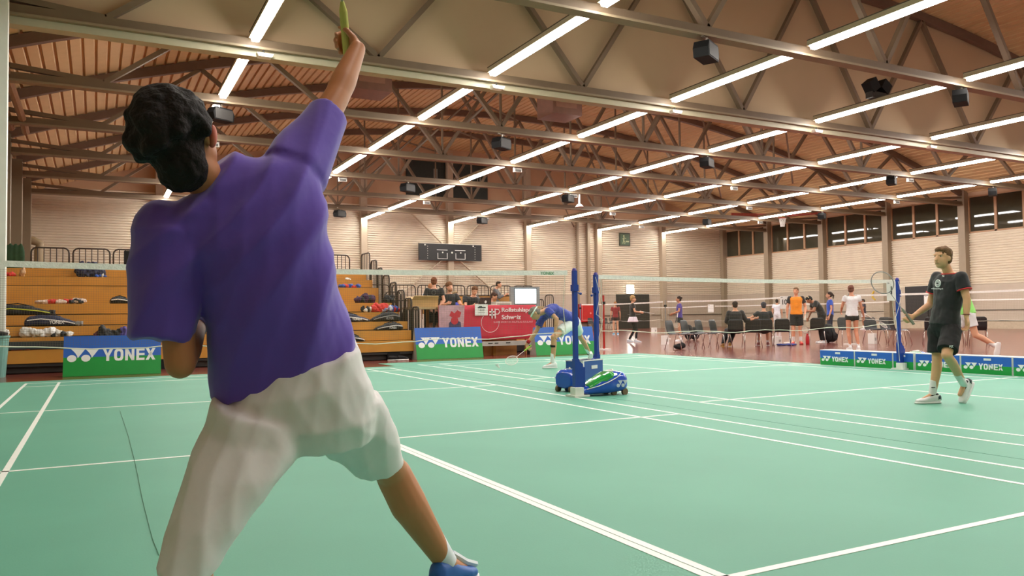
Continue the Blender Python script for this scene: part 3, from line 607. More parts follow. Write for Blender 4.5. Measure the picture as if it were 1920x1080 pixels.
# yellow ribbons on the right wall
for y, lb in ((27.4, 'leftmost'), (25.7, 'middle one'), (24.6, 'rightmost')):
    tag(MB().tube([(WR-.1, y, 2.3), (WR-.12, y+.12, 2.1), (WR-.1, y+.1, 1.9), (WR-.12, y-.1, 1.75)], .05, 6).build('yellow_ribbon', M((226, 190, 60), .6), None), 'small yellow ribbon on the right wall, %s of three' % lb, 'ribbon', 'yellow ribbons on the right wall')
# ------------------------------------------------------------------ things hung from the trusses
def speaker(x, y, z, label, s=1.0):
    t = thing('hanging_speaker', label, 'speaker', (x, y, z), .5, 'black speakers hung under the trusses')
    MB().prism([(-.3*s, -.17*s), (.3*s, -.17*s), (.34*s, .02*s), (.26*s, .18*s), (-.26*s, .18*s), (-.34*s, .02*s)], (0, .16*s, 0), (1, 0, 0), (0, 0, 1), .34*s).build('speaker_cabinet', m_blackplastic, t)
    MB().bb((-.28*s, -.19*s, -.14*s), (.28*s, -.175*s, .14*s)).build('speaker_grille', m_dark, t); MB().bb((-.03, -.06, .0), (.03, -.02, .42)).bb((-.2, -.03, .3), (.2, .03, .34)).build('mounting_bracket', M((170, 160, 146), .4, metal=.4), t)
for x, y, z, lb in ((9.56, 4.85, 6.62, 'largest, near the top of the picture'), (18.34, 4.85, 6.66, 'at the upper right between two strip lights'), (.95, 14.75, 6.62, 'just right of the dark haired head'), (9.61, 14.71, 6.6, 'above the woman-free middle of the hall under the third truss from the camera'), (18.27, 14.71, 6.66, 'under a strip light right of the middle'),
                    (28.7, 14.71, 6.7, 'at the right above the line of windows'), (10.0, 24.57, 6.66, 'in front of the left dark green wall board'), (18.23, 24.57, 6.66, 'beside the white ceiling lamp'), (36.0, 14.71, 6.66, 'rightmost, in front of the windows'), (35.7, 24.57, 6.66, 'in front of the window corner'), (18.3, 34.43, 6.7, 'above the scoreboard'), (9.7, 34.43, 6.7, 'small and far, left of the scoreboard'), (31.3, 29.5, 6.66, 'small and far, above the corner of the hall')):
    speaker(x, y, z, 'black box speaker hung under a truss, '+lb.replace('above the woman-free middle of the hall ', ''))
def sensor(x, y, label):
    t = thing('emergency_light', label, 'emergency light', (x, y, 6.88), 0, 'small emergency lights under the trusses'); MB().bb((-.17, -.06, -.12), (.17, .06, .05)).build('lamp_casing', M((196, 196, 190), .4), t); MB().bb((-.13, -.07, -.1), (.13, -.06, -.02)).build('lamp_lens', M((90, 88, 84), .3), t)
c_ = 0
for k, y in enumerate(TY[:6]):
    for r, x in enumerate(ROWX):
        if (k+r) % 2 == 0 or (k > 3 and r < 5): continue
        sensor(x+.42, y+.09, 'small grey emergency light beside the %s light row, %s truss from the far wall' % (ORD[r], ORD[k]))
for x, lb in ((.98, 'leftmost'), (6.72, 'second from the left'), (12.46, 'third from the left'), (18.2, 'fourth from the left'), (23.94, 'fifth from the left')):
    t = thing('reflector_lamp', 'short white reflector under the panelled truss, %s' % lb, 'ceiling lamp', (x+.22, 9.70, 6.84)); MB().prism([(-.16, 0), (.2, 0), (.16, -.08), (-.12, -.08)], (0, .1, 0), (1, 0, 0), (0, 0, 1), .2).build('reflector', M((250, 250, 244), .3), t); MB().cone((0, 0, 0), (0, 0, .1), .02).build('stem', m_dark, t)
t = thing('twin_floodlight', 'pair of black floodlights tilted upward above a strip light', 'floodlight', (18.25, 7.3, 7.35))
for s in (-1, 1): MB().box((s*.26, 0, .25), (.34, .3, .34), R=Matrix.Rotation(s*.6, 3, 'Y')).build('floodlight_head', m_blackplastic, t)
MB().bb((-.35, -.12, -.12), (.35, .12, .06)).build('floodlight_base', m_dark, t)
t = thing('pendant_lamp', 'white pendant lamp with a round shade hanging beside a speaker', 'ceiling lamp', (18.9, 24.6, 6.3)); MB().cone((0, 0, .15), (0, 0, .65), .05).build('stem', m_white, t); MB().cone((0, 0, .15), (0, 0, 0), .1, .22).build('shade', m_white, t)
for x, y, lb in ((4.7, 13.2, 'left'), (10.95, 13.2, 'right')):
    t = thing('ventilation_box', 'brown ventilation box between the trusses, %s of two' % lb, 'ventilation box', (x, y, 7.75)); MB().bb((-.55, -.5, -.5), (.5, .5, .55)).build('duct_casing', M((112, 74, 58), .6, var=.1), t); MB().bb((-.45, -.515, -.3), (.3, -.5, .35)).build('access_panel', M((134, 92, 72), .6), t); MB().cone((0, 0, .5), (0, 0, zroof(x)+.36-7.75), .2).build('duct_pipe', M((96, 66, 52), .6), t)
t = thing('basketball_hoop', 'basketball hoop with white net folded up under the roof', 'basketball hoop', (37.4, 29.2, 7.1), .4)
MB().tube([(.23*math.cos(a), .23*math.sin(a), .05) for a in np.linspace(0, 2*math.pi, 20, endpoint=False)], .025, 8, True).build('rim', M((200, 60, 40), .4), t)
q = MB()
for k in range(10):
    a = 2*math.pi*k/10; b = a+.5
    q.tube([(.22*math.cos(a), .22*math.sin(a), .05), (.17*math.cos(b), .17*math.sin(b), -.2), (.12*math.cos(a), .12*math.sin(a), -.5)], .018, 5); q.tube([(.22*math.cos(b), .22*math.sin(b), .05), (.17*math.cos(a), .17*math.sin(a), -.2), (.12*math.cos(b), .12*math.sin(b), -.5)], .018, 5)
q.build('hoop_net', m_white, t); MB().bar((-.2, .2, .2), (-2.0, 2.6, .35), .2, .2).bar((.2, -.2, .2), (1.6, -2.2, .35), .12, .12).build('folding_arm', M((150, 62, 48), .5), t)
for x, z0, lb in ((-4.45, 6.3, 'left'), (-4.05, 6.2, 'right')):
    tag(MB().tube([(x, 9.9, z0+1.0), (x, 20, z0+.9), (x, 21, z0+.8)], .11, 10).build('roof_pipe', M((150, 116, 84), .5), None), 'long pale brown pipe under the roof along the left wall, %s of two' % lb, 'pipe')
tag(MB().tube([(-4.5, 36, 0), (-4.5, 36, 4.4), (-4.45, 36, 4.75), (-4.75, 36, 4.9), (-5.1, 36, 4.9)], .2, 12).build('drain_pipe', M((150, 132, 100), .5), None, smooth=True), 'thick pale pipe bending into the left wall near the far corner', 'pipe')
# ------------------------------------------------------------------ chairs
m_shell = M((34, 36, 40), .42, var=.06)
def chair(x, y, h, label, group):
    t = thing('stacking_chair', label, 'chair', (x, y, 0), h, group)
    secs = []
    for k, (yy, zz, w_, th) in enumerate(((.21, .425, .20, .02), (.15, .45, .215, .02), (0, .44, .22, .02), (-.14, .43, .215, .025), (-.195, .46, .215, .03), (-.22, .55, .22, .03), (-.245, .68, .22, .026), (-.27, .78, .205, .022), (-.28, .82, .15, .02))):
        nx_ = [(.06, .03), (.15, .02), (.14, -.01), (.1, 0), (.05, .08), (.03, .13), (.03, .12), (.02, .07), (.01, .04)][k]
        d = V((0, -nx_[0], nx_[1])).normalized(); n_ = V((0, d.z, -d.y)); secs.append(((0, yy, zz), (1, 0, 0), n_, w_, th*.5))
    MB().loft(secs, 20, 3.5).build('seat_shell', m_shell, t, smooth=True)
    for s in (-1, 1):
        MB().tube([(s*.2, .14, .425), (s*.215, .19, .38), (s*.25, .25, .0)], .011, 8).build('leg', m_chrome, t, smooth=True)
        MB().tube([(s*.2, -.12, .415), (s*.215, -.17, .38), (s*.25, -.27, .0)], .011, 8).build('leg', m_chrome, t, smooth=True)
        MB().tube([(s*.2, .14, .425), (s*.2, -.12, .415)], .011, 8).build('seat_rail', m_chrome, t)
    return t
chair(12.45, 9.5, -2.75, 'black stacking chair facing the court, leftmost in the row', 'black chairs at the far side of the court')
for k, lb in enumerate(('second from the left in the row', 'third from the left in the row', 'fourth from the left, beside the seated person in black')):
    chair(12.98+.53*k, 9.5+.0*k, -2.75, 'black stacking chair facing the court, '+lb, 'black chairs at the far side of the court')
for x, y, h, lb in ((14.62, 9.5, -.75, 'under the seated person in black'), (15.2, 9.45, -.6, 'empty, between the two seated people'), (15.76, 9.5, -.7, 'under the seated person in a cap'), (16.33, 9.35, -.78, 'empty, left of the man in orange'),
                 (18.75, 10.2, -.7, 'behind the bending man in black'), (19.6, 9.7, 2.6, 'just right of the bending man in black'), (19.9, 8.9, 2.8, 'behind the legs of the woman in white, left one'), (20.0, 8.4, 2.8, 'right of the legs of the woman in white'),
                 (19.5, 7.7, -2.2, 'turned left, left of the net post with sheet 1'), (20.0, 7.0, -.9, 'right of the net post with sheet 1'), (20.3, 6.5, -.9, 'behind the racket hand of the player in black'), (20.6, 6.0, -.9, 'beside the player in black, rightmost')):
    chair(x, y, h, 'black stacking chair seen from behind, '+lb, 'black chairs at the far side of the court')
for k in range(4): chair(28.1+.6*k, 37.6, math.pi, 'small distant black chair in front of the red gym mat, %s from the left' % ORD[k], 'distant chairs by the red gym mat')
# small things on the floor
def bottle(x, y, z, mat, h, r, label, cap=m_black):
    t = thing('drinking_bottle', label, 'bottle', (x, y, z)); MB().loft([((0, 0, a*h), (1, 0, 0), (0, 1, 0), b*r, b*r) for a, b in ((0, .9), (.05, 1), (.7, 1), (.82, .6), (.86, .45))], 14, 2).build('bottle_body', mat, t, smooth=True); MB().cone((0, 0, .84*h), (0, 0, h), r*.5).build('bottle_cap', cap, t)
bottle(17.62, 9.55, 0, M((180, 24, 34), .3), .34, .055, 'tall red drinking bottle beside the man in orange', M((180, 24, 34), .3)); bottle(19.6, 9.3, 0, M((220, 224, 230), .3), .3, .05, 'clear bottle left of the legs of the woman in white', M((60, 60, 130), .4))
def carton(x, y, sx, sy, h, mat, label, rz=.3, name='carton'):
    t = thing(name, label, 'box', (x, y, 0), rz); MB().bb((-sx/2, -sy/2, 0), (sx/2, sy/2, h)).build('carton_body', mat, t); MB().bb((-sx*.3, -sy/2-.003, h*.3), (sx*.2, -sy/2, h*.6)).bb((-sx*.5, -.01, h), (sx*.5, .01, h+.004)).build('carton_print', M((170, 170, 166), .6), t)
carton(17.0, 10.2, .26, .2, .26, m_white, 'white scoring carton behind the empty chair left of the man in orange'); carton(14.55, 12.7, .2, .18, .3, m_white, 'white carton left of the row of chairs'); carton(19.4, 8.6, .2, .2, .32, m_white, 'white carton between the legs of the woman in white'); carton(24.4, 26.0, .25, .2, .3, m_white, 'white carton standing far back near the dark double door')
blob('blue_towel', M((60, 70, 140), .8), 'blue and white towel lying under the empty chair', 'towel', [((0, 0, .03), (.2, .12, .03)), ((.25, .05, .03), (.18, .1, .035))], loc=(16.4, 9.4, 0), rz=-.6)
blob('black_backpack', M((34, 32, 34), .8), 'large black backpack standing behind the bending man in black', 'bag', [((0, 0, .3), (.26, .2, .3)), ((.05, -.1, .2), (.22, .16, .18)), ((0, 0, .5), (.2, .15, .12))], loc=(19.3, 10.2, 0), extras=[('strap', m_black, lambda q: q.tube([(-.1, -.22, .5), (-.14, -.3, .3), (-.1, -.25, .1)], .02, 6))])
blob('black_sports_bag', M((30, 30, 32), .8), 'small black bag lying under the leftmost chair of the row', 'bag', [((0, 0, .08), (.2, .12, .08)), ((.1, 0, .1), (.1, .1, .09))], loc=(12.6, 9.6, 0))
blob('black_sports_bag', M((26, 26, 30), .8), 'black bag standing behind the purple shirted woman', 'bag', [((0, 0, .3), (.2, .15, .3)), ((.3, 0, .25), (.2, .15, .26))], loc=(18.0, 15.6, 0))
t = thing('plastic_bin', 'tall teal plastic bin at the left edge before the bleacher', 'bin', (-3.72, 8.9, 0)); MB().loft([((0, 0, a), (1, 0, 0), (0, 1, 0), b, b) for a, b in ((0, .22), (.7, .27), (.72, .285), (.75, .285))], 20, 4).build('bin_body', M((110, 160, 150), .5), t, smooth=False); MB().loft([((0, 0, a), (1, 0, 0), (0, 1, 0), b, b) for a, b in ((.7, .24), (.8, .25), (.84, .1))], 20, 4).build('bin_liner', m_black, t)
# shuttlecock
def shuttle(p, d, label):
    t = thing('shuttlecock', label, 'shuttlecock', p); x, y, z = frame(d); R = Matrix((x, y, z)).transposed()
    MB().ell((0, 0, .013), .013).build('cork', m_white, t); q = MB()
    for k in range(16):
        a = 2*math.pi*k/16; b = a+.3; q.poly([R@V((.011*math.cos(a), .011*math.sin(a), .02)), R@V((.034*math.cos(a), .034*math.sin(a), .085)), R@V((.034*math.cos(b), .034*math.sin(b), .085)), R@V((.011*math.cos(b), .011*math.sin(b), .02))])
    q.build('feathers', m_white, t, fix=False)
shuttle(ON(936, 690, 2, .01), (-.5, .3, .9), 'white shuttlecock lying on the mat at the racket of the bending player')
# rackets
def racket(g, tip, nrm, label, col_, grip=(230, 230, 220), L=None, strings=True):
    g = V(g); tip = V(tip); d = (tip-g); L = d.length; d.normalize(); n_ = V(nrm); n_ = (n_-d*n_.dot(d)).normalized(); s = d.cross(n_); k = L/.67
    t = thing('badminton_racket', label, 'racket', g); hc = d*(L-.125*k); ry, rx = .125*k, .105*k; mt = M(col_, .3, metal=.3)
    MB().tube([hc+d*(ry*math.cos(a))+s*(rx*math.sin(a)) for a in np.linspace(0, 2*math.pi, 40, endpoint=False)], .0055, 8, True).build('racket_frame', mt, t, smooth=True)
    MB().cone(d*.19*k, hc-d*ry, .0038).build('shaft', mt, t); MB().cone((0, 0, 0), d*.18*k, .0145, .0135).cone(d*.18*k, d*.21*k, .0135, .006).build('grip', M(grip, .8), t)
    if strings:
        q = MB()
        for j in range(-9, 10):
            u = j/9.8; a = math.sqrt(max(0, 1-u*u)); q.bar(hc+d*(ry*u)-s*(rx*a), hc+d*(ry*u)+s*(rx*a), .0009, .0009, n_); q.bar(hc+s*(rx*u)-d*(ry*a), hc+s*(rx*u)+d*(ry*a), .0009, .0009, n_)
        q.build('strings', M((225, 225, 215), .5), t)
    return t
# ------------------------------------------------------------------ bags and clothes on the bleacher
def rbag(px, py, k, L, h, mat, label, trim=(220, 220, 220), word=None, flip=1, rz=0):
    y, z0, z1 = ROWS[k]; yn = ROWS[k+1][0] if k < 7 else 14; yc = min(y+.24, (y+yn)/2+.02); x = ON(px, py, 1, yc).x
    t = thing('racket_bag', label, 'bag', (x, yc, z1), rz, 'bags left on the bleacher')
    mb = MB(); f = flip
    mb.loft([((f*u*L, 0, h*b*.5), (0, 1, 0), (0, 0, 1), .13*w_, h*b*.5) for u, b, w_ in ((-.5, .5, .7), (-.42, .85, 1), (-.2, 1, 1.1), (.05, .9, 1.05), (.28, .6, .8), (.45, .35, .5), (.52, .2, .3))], 16, 2.6)
    mb.build('bag_body', mat, t, vox=.016, it=4, noise_=(.015, 7, (1, 1, 1)))
    mt = M(trim, .5); MB().tube([(f*u*L, -.13*w_-.008, h*b) for u, b, w_ in ((-.45, .5, 1.0), (-.2, .62, 1.1), (.05, .5, 1.05), (.28, .35, .85), (.42, .2, .5))], .012, 6).build('piping', mt, t)
    MB().tube([(f*-.3*L, 0, h*.97), (f*-.1*L, -.02, h*1.1), (f*.15*L, 0, h*.8)], .013, 6).build('carry_strap', m_black, t)
    if word: textmesh(word, mt, t, h*.28, L*.28, (-.05*L, -.155, h*.2), (1, 0, 0), (0, 0, 1), bold=.03)
def soft(px, py, k, sx, sz, mat, label, name='crumpled_clothes', cat='clothes', mat2=None, n=5, sy=.16, yo=.24):
    y, z0, z1 = ROWS[k]; yn = ROWS[k+1][0] if k < 7 else 14; yc = min(y+yo, (y+yn)/2+.02); x = ON(px, py, 1, yc).x; rng = random.Random(px*7+py)
    t = thing(name, label, cat, (x, yc, z1), rng.uniform(-.2, .2), 'things left on the bleacher'); mb = MB(); q = MB()
    for j in range(n):
        u = (j+.5)/n-.5; hh = sz*rng.uniform(.55, 1); c = (u*sx*.85, rng.uniform(-.03, .03), hh*.45); r = (sx/n*.85, sy*rng.uniform(.6, 1)*.75, hh*.5)
        (q if mat2 and j % 2 else mb).ell(c, r)
    mb.build('fabric', mat, t, vox=.014, it=3, noise_=(.03, 14, (1, 1, 1)))
    if mat2: q.build('second_fabric', mat2, t, vox=.014, it=3, noise_=(.03, 14, (1, 1, 1)))
mb_ = M((28, 30, 36), .7, var=.2); nv = M((34, 38, 66), .7, var=.2); gy = M((120, 118, 116), .7, var=.2); wh = M((214, 212, 206), .7, var=.1); rd = M((206, 52, 46), .7, var=.15); bl = M((46, 84, 170), .7, var=.15)
rbag(45, 573, 3, 1.1, .22, mb_, 'black racket bag with a yellow green stripe at the left end of the bleacher', (190, 200, 60))
rbag(98, 590, 2, .95, .24, nv, 'black and navy racket bag with white lettering left of the player in purple', (220, 220, 220), 'YONEX')
rbag(660, 600, 2, .85, .2, nv, 'navy racket bag with white lettering just right of the purple shirt', (230, 230, 230), 'YONEX')
rbag(722, 604, 2, .72, .24, mb_, 'black racket bag with grey piping in the middle of the bleacher', (150, 150, 150), 'VICTOR', -1)
rbag(728, 620, 1, .68, .19, mb_, 'black racket bag lying one step below the grey piped one', (200, 200, 200), 'YONEX', -1)
rbag(668, 640, 0, .42, .15, mb_, 'black bag with a white strap on the lowest step', (235, 235, 235))
rbag(230, 552, 4, .5, .16, mb_, 'small black and white bag left of the purple sleeve', (235, 235, 235))
rbag(632, 622, 1, .5, .14, nv, 'dark bag half hidden behind the white shorts', (200, 180, 150))
soft(115, 554, 4, .95, .14, M((210, 190, 176), .7, var=.3, scale=20), 'red and white patterned towel heap on the bleacher', mat2=rd)
soft(143, 552, 4, .3, .14, mb_, 'small dark bundle at the end of the patterned towel')
soft(170, 520, 6, .62, .42, nv, 'dark blue backpack on the upper step left of the player', 'backpack', 'bag', None, 4)
soft(188, 521, 6, .26, .1, bl, 'bright blue and white cloth in front of the dark blue backpack', mat2=wh)
soft(163, 521, 6, .08, .12, wh, 'tiny white bottle shaped bundle before the backpack', 'small_bundle', 'bundle', None, 2)
soft(15, 519, 6, .26, .12, rd, 'red cloth at the left end of the upper step')
soft(42, 519, 6, .09, .32, M((190, 150, 110), .6), 'thin upright beige bottle bundle on the upper step', 'small_bundle', 'bundle', None, 2)
soft(60, 612, 1, .4, .26, wh, 'crumpled white plastic bag on the second step', 'plastic_bag', 'bag', None, 4)
soft(88, 610, 1, .3, .24, M((224, 222, 220), .5), 'white plastic bag right beside the other one', 'plastic_bag', 'bag', None, 3)
soft(110, 613, 1, .5, .16, wh, 'black and white clothes next to the plastic bags', mat2=mb_)
soft(149, 592, 2, .12, .14, gy, 'small grey pouch right of the lettered bag', 'pouch', 'pouch', None, 2)
soft(98, 573, 3, .1, .12, mb_, 'tiny black pouch between two bags on the left', 'pouch', 'pouch', None, 2)
soft(208, 633, 0, .5, .68, mb_, 'black backpack behind the left advertising board', 'backpack', 'bag', None, 4)
soft(188, 633, 0, .26, .62, M((80, 28, 50), .7), 'dark red backpack behind the left advertising board', 'backpack', 'bag', None, 3)
soft(233, 633, 0, .2, .5, M((80, 70, 150), .7), 'violet bag behind the left advertising board', 'backpack', 'bag', None, 3)
soft(33, 636, 0, .4, .12, M((240, 110, 120), .6), 'pink towel roll at the left end of the lowest step', 'towel', 'towel', None, 3)
soft(12, 636, 0, .3, .13, mb_, 'black bundle left of the pink towel')
soft(5, 612, 1, .2, .24, wh, 'white bag at the very left edge of the picture', 'plastic_bag', 'bag', None, 3)
soft(656, 535, 5, .6, .12, bl, 'blue and red clothes on an upper step right of the player', mat2=rd)
soft(653, 524, 6, .12, .1, wh, 'small white cup shaped bundle on the second step from the top', 'small_bundle', 'bundle', None, 2)
soft(684, 568, 4, .58, .28, M((62, 30, 66), .7), 'dark purple jacket heap on the bleacher', mat2=mb_)
soft(690, 584, 3, .32, .2, mb_, 'black and white shoes bag below the purple jacket', mat2=wh)
soft(711, 578, 3, .48, .3, rd, 'bright red jacket heap at the right end of the bleacher')
soft(724, 580, 3, .3, .26, M((190, 196, 210), .7), 'pale blue cloth on the red jacket heap', mat2=M((120, 130, 180), .7))
soft(738, 583, 3, .36, .2, M((190, 30, 50), .7), 'red and blue clothes at the end of the step', mat2=bl)
soft(730, 560, 4, .3, .3, mb_, 'black bag by the stepped railings', 'backpack', 'bag', None, 3)
soft(632, 567, 4, .3, .12, M((90, 40, 150), .7), 'violet cloth just right of the purple shirt')
def shoe_floor(x, y, rz, label):
    t = thing('sports_shoe', label, 'shoe', (x, y, 0), rz)
    MB().loft([((u, 0, .03+h/2), (0, 1, 0), (0, 0, 1), w_, h/2) for u, h, w_ in ((-.13, .05, .025), (-.1, .09, .035), (0, .085, .04), (.08, .06, .045), (.14, .04, .04), (.16, .02, .02))], 14).build('upper', m_black, t, smooth=True)
    MB().loft([((u, 0, .017), (0, 1, 0), (0, 0, 1), w_, .017) for u, w_ in ((-.145, .02), (-.12, .036), (0, .04), (.08, .048), (.15, .04), (.17, .02))], 14).build('sole', m_white, t, smooth=True)
shoe_floor(4.0, 9.25, .1, 'black sports shoe with white sole under the bleacher edge, left one'); shoe_floor(4.2, 9.22, .3, 'black sports shoe with white sole under the bleacher edge, right one')
t = thing('green_coat', 'dark green coat hanging over the railing at the far left', 'coat', (-4.0, 14.75, 2.3)); q = MB()
for k in range(6): q.ell((-.25+k*.11, 0, .3), (.09, .05, .34))
q.build('coat_cloth', M((28, 62, 34), .8, var=.3, scale=8), t, vox=.02)
t = thing('hanging_cloth', 'black cloth hung on the third railing from the left', 'cloth', (-1.0, 14.66, 2.25)); MB().bb((-.42, -.01, 0), (.8, .01, .56)).build('cloth', m_black, t)
tag(MB().bb((-3.9, 9.48, .47), (-2.0, 9.55, .62)).build('foam_pad', M((44, 50, 52), .7), None), 'dark foam pad leaning on the lowest step at the left', 'foam pad')
# ------------------------------------------------------------------ people
SK = (214, 160, 128)
def hand(mb, w_, d, n_, side, k=1.0, curl=.5, thumb=.6, spread=.12):
    """palm, four bent fingers and a thumb; d points along the hand, n_ is the palm side"""
    d = V(d).normalized(); n_ = V(n_); n_ = (n_-d*n_.dot(d)).normalized(); c = d.cross(n_)*side     # c points to the thumb side
    w_ = V(w_)
    mb.loft([(w_+d*a*k, c, n_, b*k, t*k) for a, b, t in ((-.01, .024, .02), (.02, .034, .017), (.055, .041, .015), (.085, .041, .012), (.094, .036, .009))], 14, 2.4)
    for j, (off, L) in enumerate(((.031, .041), (.0105, .046), (-.0105, .043), (-.031, .034))):
        p = w_+d*(.086*k)+c*(off*k); ang = curl*(.5+.08*j); dd = (d+c*off*spread*30*(.3 if curl > .6 else 1)*.1).normalized()
        for s_, (f, r0, r1) in enumerate(((1.0, .0092, .0085), (.66, .0085, .0078), (.5, .0078, .0066))):
            dd2 = (dd*math.cos(ang)+n_*math.sin(ang)).normalized(); q = p+dd2*(L*f*k); mb.cap(p, q, r0*k, r1*k, 8); p = q; ang += curl*1.15
    p = w_+d*(.022*k)+c*(.03*k)+n_*(.004*k); a = (d*.62+c*.75*(1-.3*curl)+n_*thumb*.6).normalized(); q = p+a*(.042*k); mb.cap(p, q, .0125*k, .0105*k, 8)
    a2 = (d*.9+c*.1+n_*(thumb*.9)).normalized(); mb.cap(q, q+a2*(.032*k), .0102*k, .0082*k, 8)
DEF = dict(hip=(0, 0, .93), waist=(0, .0, 1.08), chest=(0, .0, 1.29), neck=(0, -.015, 1.47), head=(0, .02, 1.625),
           hR=(.088, 0, .90), hL=(-.088, 0, .90), kR=(.105, .02, .49), kL=(-.105, .02, .49), aR=(.11, -.02, .09), aL=(-.11, -.02, .09),
           sR=(.175, -.01, 1.41), sL=(-.175, -.01, 1.41), eR=(.235, -.03, 1.13), eL=(-.235, -.03, 1.13), wR=(.245, .05, .88), wL=(-.245, .05, .88),
           fR=(.15, 1, 0), fL=(-.15, 1, 0), face=(0, 1, 0), crown=(0, 0, 1), dR=None, dL=None, nR=(-1, .2, 0), nL=(1, .2, 0))
def person(label, loc, rz=0, H=1.75, J={}, skin=SK, hair=(60, 42, 30), hairstyle='short', shirt=(30, 30, 34), sleeve=.55, sleeve_col=None, bottom='shorts', bcol=(24, 24, 26), blen=.85,
           sock=(235, 235, 235), shoe=(235, 236, 238), sole=(240, 240, 240), wm=1.0, vox=.012, loose=.018, curlR=.5, curlL=.5, eyes=True, world=False, extra=None, name='person', hem=.06, wr=.008, shirtmat=None, sockh=.16, bulk=1.0, neckr=.054, tb=.93, th_=.082, cf=1.0, thumbR=.6, thumbL=.6):
    s = H/1.75; G = dict(DEF); G.update(J); K = {}
    for k, v in G.items():
        if v is None: K[k] = None; continue
        v = V(v)
        if k in ('fR', 'fL', 'face', 'crown', 'dR', 'dL', 'nR', 'nL'): K[k] = v.normalized()
        else: K[k] = (v-V(loc)) if world else v*s
    t = thing(name, label, 'person', loc, rz); g = lambda a: K[a]
    hx = (g('hR')-g('hL')).normalized(); sx = (g('sR')-g('sL')).normalized(); u0 = (g('waist')-g('hip')).normalized(); u1 = (g('neck')-g('chest')).normalized()
    hx = (hx-u0*hx.dot(u0)).normalized(); sx = (sx-u1*sx.dot(u1)).normalized(); hy = u0.cross(hx); sy = u1.cross(sx)
    um = (g('chest')-g('waist')).normalized(); mx = (hx+sx).normalized(); mx = (mx-um*mx.dot(um)).normalized(); my = um.cross(mx)
    W = wm*s*bulk
    def torso(mb, o, lo, hi, lf=1.0):
        W = wm*s*bulk*tb
        S = [(g('hip')-u0*.10*s, hx, hy, .135*W, .10*W), (g('hip')-u0*.02*s, hx, hy, .168*W, .118*W), (g('hip')+u0*.06*s, hx, hy, .16*W, .11*W), (g('waist'), mx, my, .142*W, .10*W), ((g('waist')+g('chest'))/2, mx, my, .15*W, .108*W),
             (g('chest'), sx, sy, .163*W, .115*W), (g('chest')+u1*.07*s, sx, sy, .172*W, .113*W), (g('neck')-u1*.065*s, sx, sy, .155*W, .088*W), (g('neck')-u1*.025*s, sx, sy, .10*W, .065*W), (g('neck')+u1*.005*s, sx, sy, .066*W, .058*W)]
        mb.loft([(c, x, y, a+o*(lf if i < 4 else 1), b+o*(lf if i < 4 else 1)) for i, (c, x, y, a, b) in enumerate(S[lo:hi])], 22, 2.3)
    b = MB(); torso(b, 0, 0, 10)
    # head and neck
    f = K['face']; c_ = K['crown']; f = (f-c_*f.dot(c_)).normalized(); r_ = f.cross(c_); R = Matrix((r_, f, c_)).transposed(); hc = g('head'); hs = s*1.0
    A = lambda x, y, z: hc+R@V((x*hs, y*hs, z*hs))
    b.cone(g('neck')-u1*.03*s, A(0, -.02, -.05), neckr*W*1.05, neckr*.93*W, 14)
    b.ell(A(0, -.012, .025), (.074*hs, .094*hs, .09*hs), R, 18, 12); b.ell(A(0, .018, -.03), (.064*hs, .074*hs, .088*hs), R, 18, 12); b.ell(A(0, .052, -.088), (.032*hs, .03*hs, .026*hs), R)
    b.cap(A(0, .088, .012), A(0, .108, -.03), .009*hs, .0135*hs); b.ell(A(0, .085, -.058), (.024*hs, .012*hs, .012*hs), R)
    for q in (-1, 1): b.ell(A(q*.075, -.008, -.012), (.011*hs, .02*hs, .031*hs), R); b.ell(A(q*.035, .078, .03), (.024*hs, .012*hs, .008*hs), R)
    for S_, side in (('R', 1), ('L', -1)):
        sh, el, wr_ = g('s'+S_), g('e'+S_), g('w'+S_); b.ell(sh, .057*W); b.cap(sh, el, .05*W, .04*W, 14); m1 = el.lerp(wr_, .3); b.cap(el, m1, .039*W, .041*W, 14); b.cap(m1, wr_, .041*W, .027*W, 14)
        b.cap(g('chest')+sx*side*.10*W+u1*.06*s, sh, .07*W, .05*W)
        d = K['d'+S_] or (wr_-el).normalized(); hand(b, wr_+d*.01*s, d, K['n'+S_], side, s*.98, curlR if side > 0 else curlL, thumbR if side > 0 else thumbL)
        h_, kn, an = g('h'+S_), g('k'+S_), g('a'+S_); b.cap(h_, kn, th_*W, .055*W, 16); b.ell(kn, .056*W); m2 = kn.lerp(an, .3)
        ft = K['f'+S_]; bk = ft-(an-kn).normalized()*ft.dot((an-kn).normalized()); bk.normalize()
        b.cap(kn, m2-bk*.012*s, .052*W*cf, .055*W*cf, 14); b.cap(m2-bk*.012*s, an, .054*W*cf, .036*W, 14); b.cap(an, an+ft*.12*s-V((0, 0, .05*s if ft.z > -.5 else 0)), .034*W, .025*W)
    b.build('body', M(skin, .5, var=.04, spec=.35), t, vox=vox, it=4)
    # shirt
    if shirt:
        mb = MB(); torso(mb, loose*s, 1 if hem > 0 else 2, 9, 1.25)
        sl = mb if not sleeve_col else MB()
        for S_, side in (('R', 1), ('L', -1)):
            sh, el, wr_ = g('s'+S_), g('e'+S_), g('w'+S_); mb.cap(g('chest')+sx*side*.09*W+u1*.05*s, sh, .078*W+loose*s*.6, .06*W+loose*s*.5)
            if sleeve > 1: sl.cap(sh, el, .062*W+loose*s*.4, .05*W+loose*s*.4, 14); sl.cone(el, el.lerp(wr_, sleeve-1), .05*W+loose*s*.4, .038*W+loose*s*.3); mb.ell(sh, .064*W+loose*s*.4)
            elif sleeve > 0: sl.ell(sh, .064*W+loose*s*.4); sl.cone(sh, sh.lerp(el, sleeve), .063*W+loose*s*.4, .057*W+loose*s*.75, 16)
        fk = dict(vox=vox, it=4, noise_=(wr, 6, (1, 1, 1)) if wr else None)
        mb.build('shirt', shirtmat or M(shirt, .8, var=.06, sheen=.2), t, **fk)
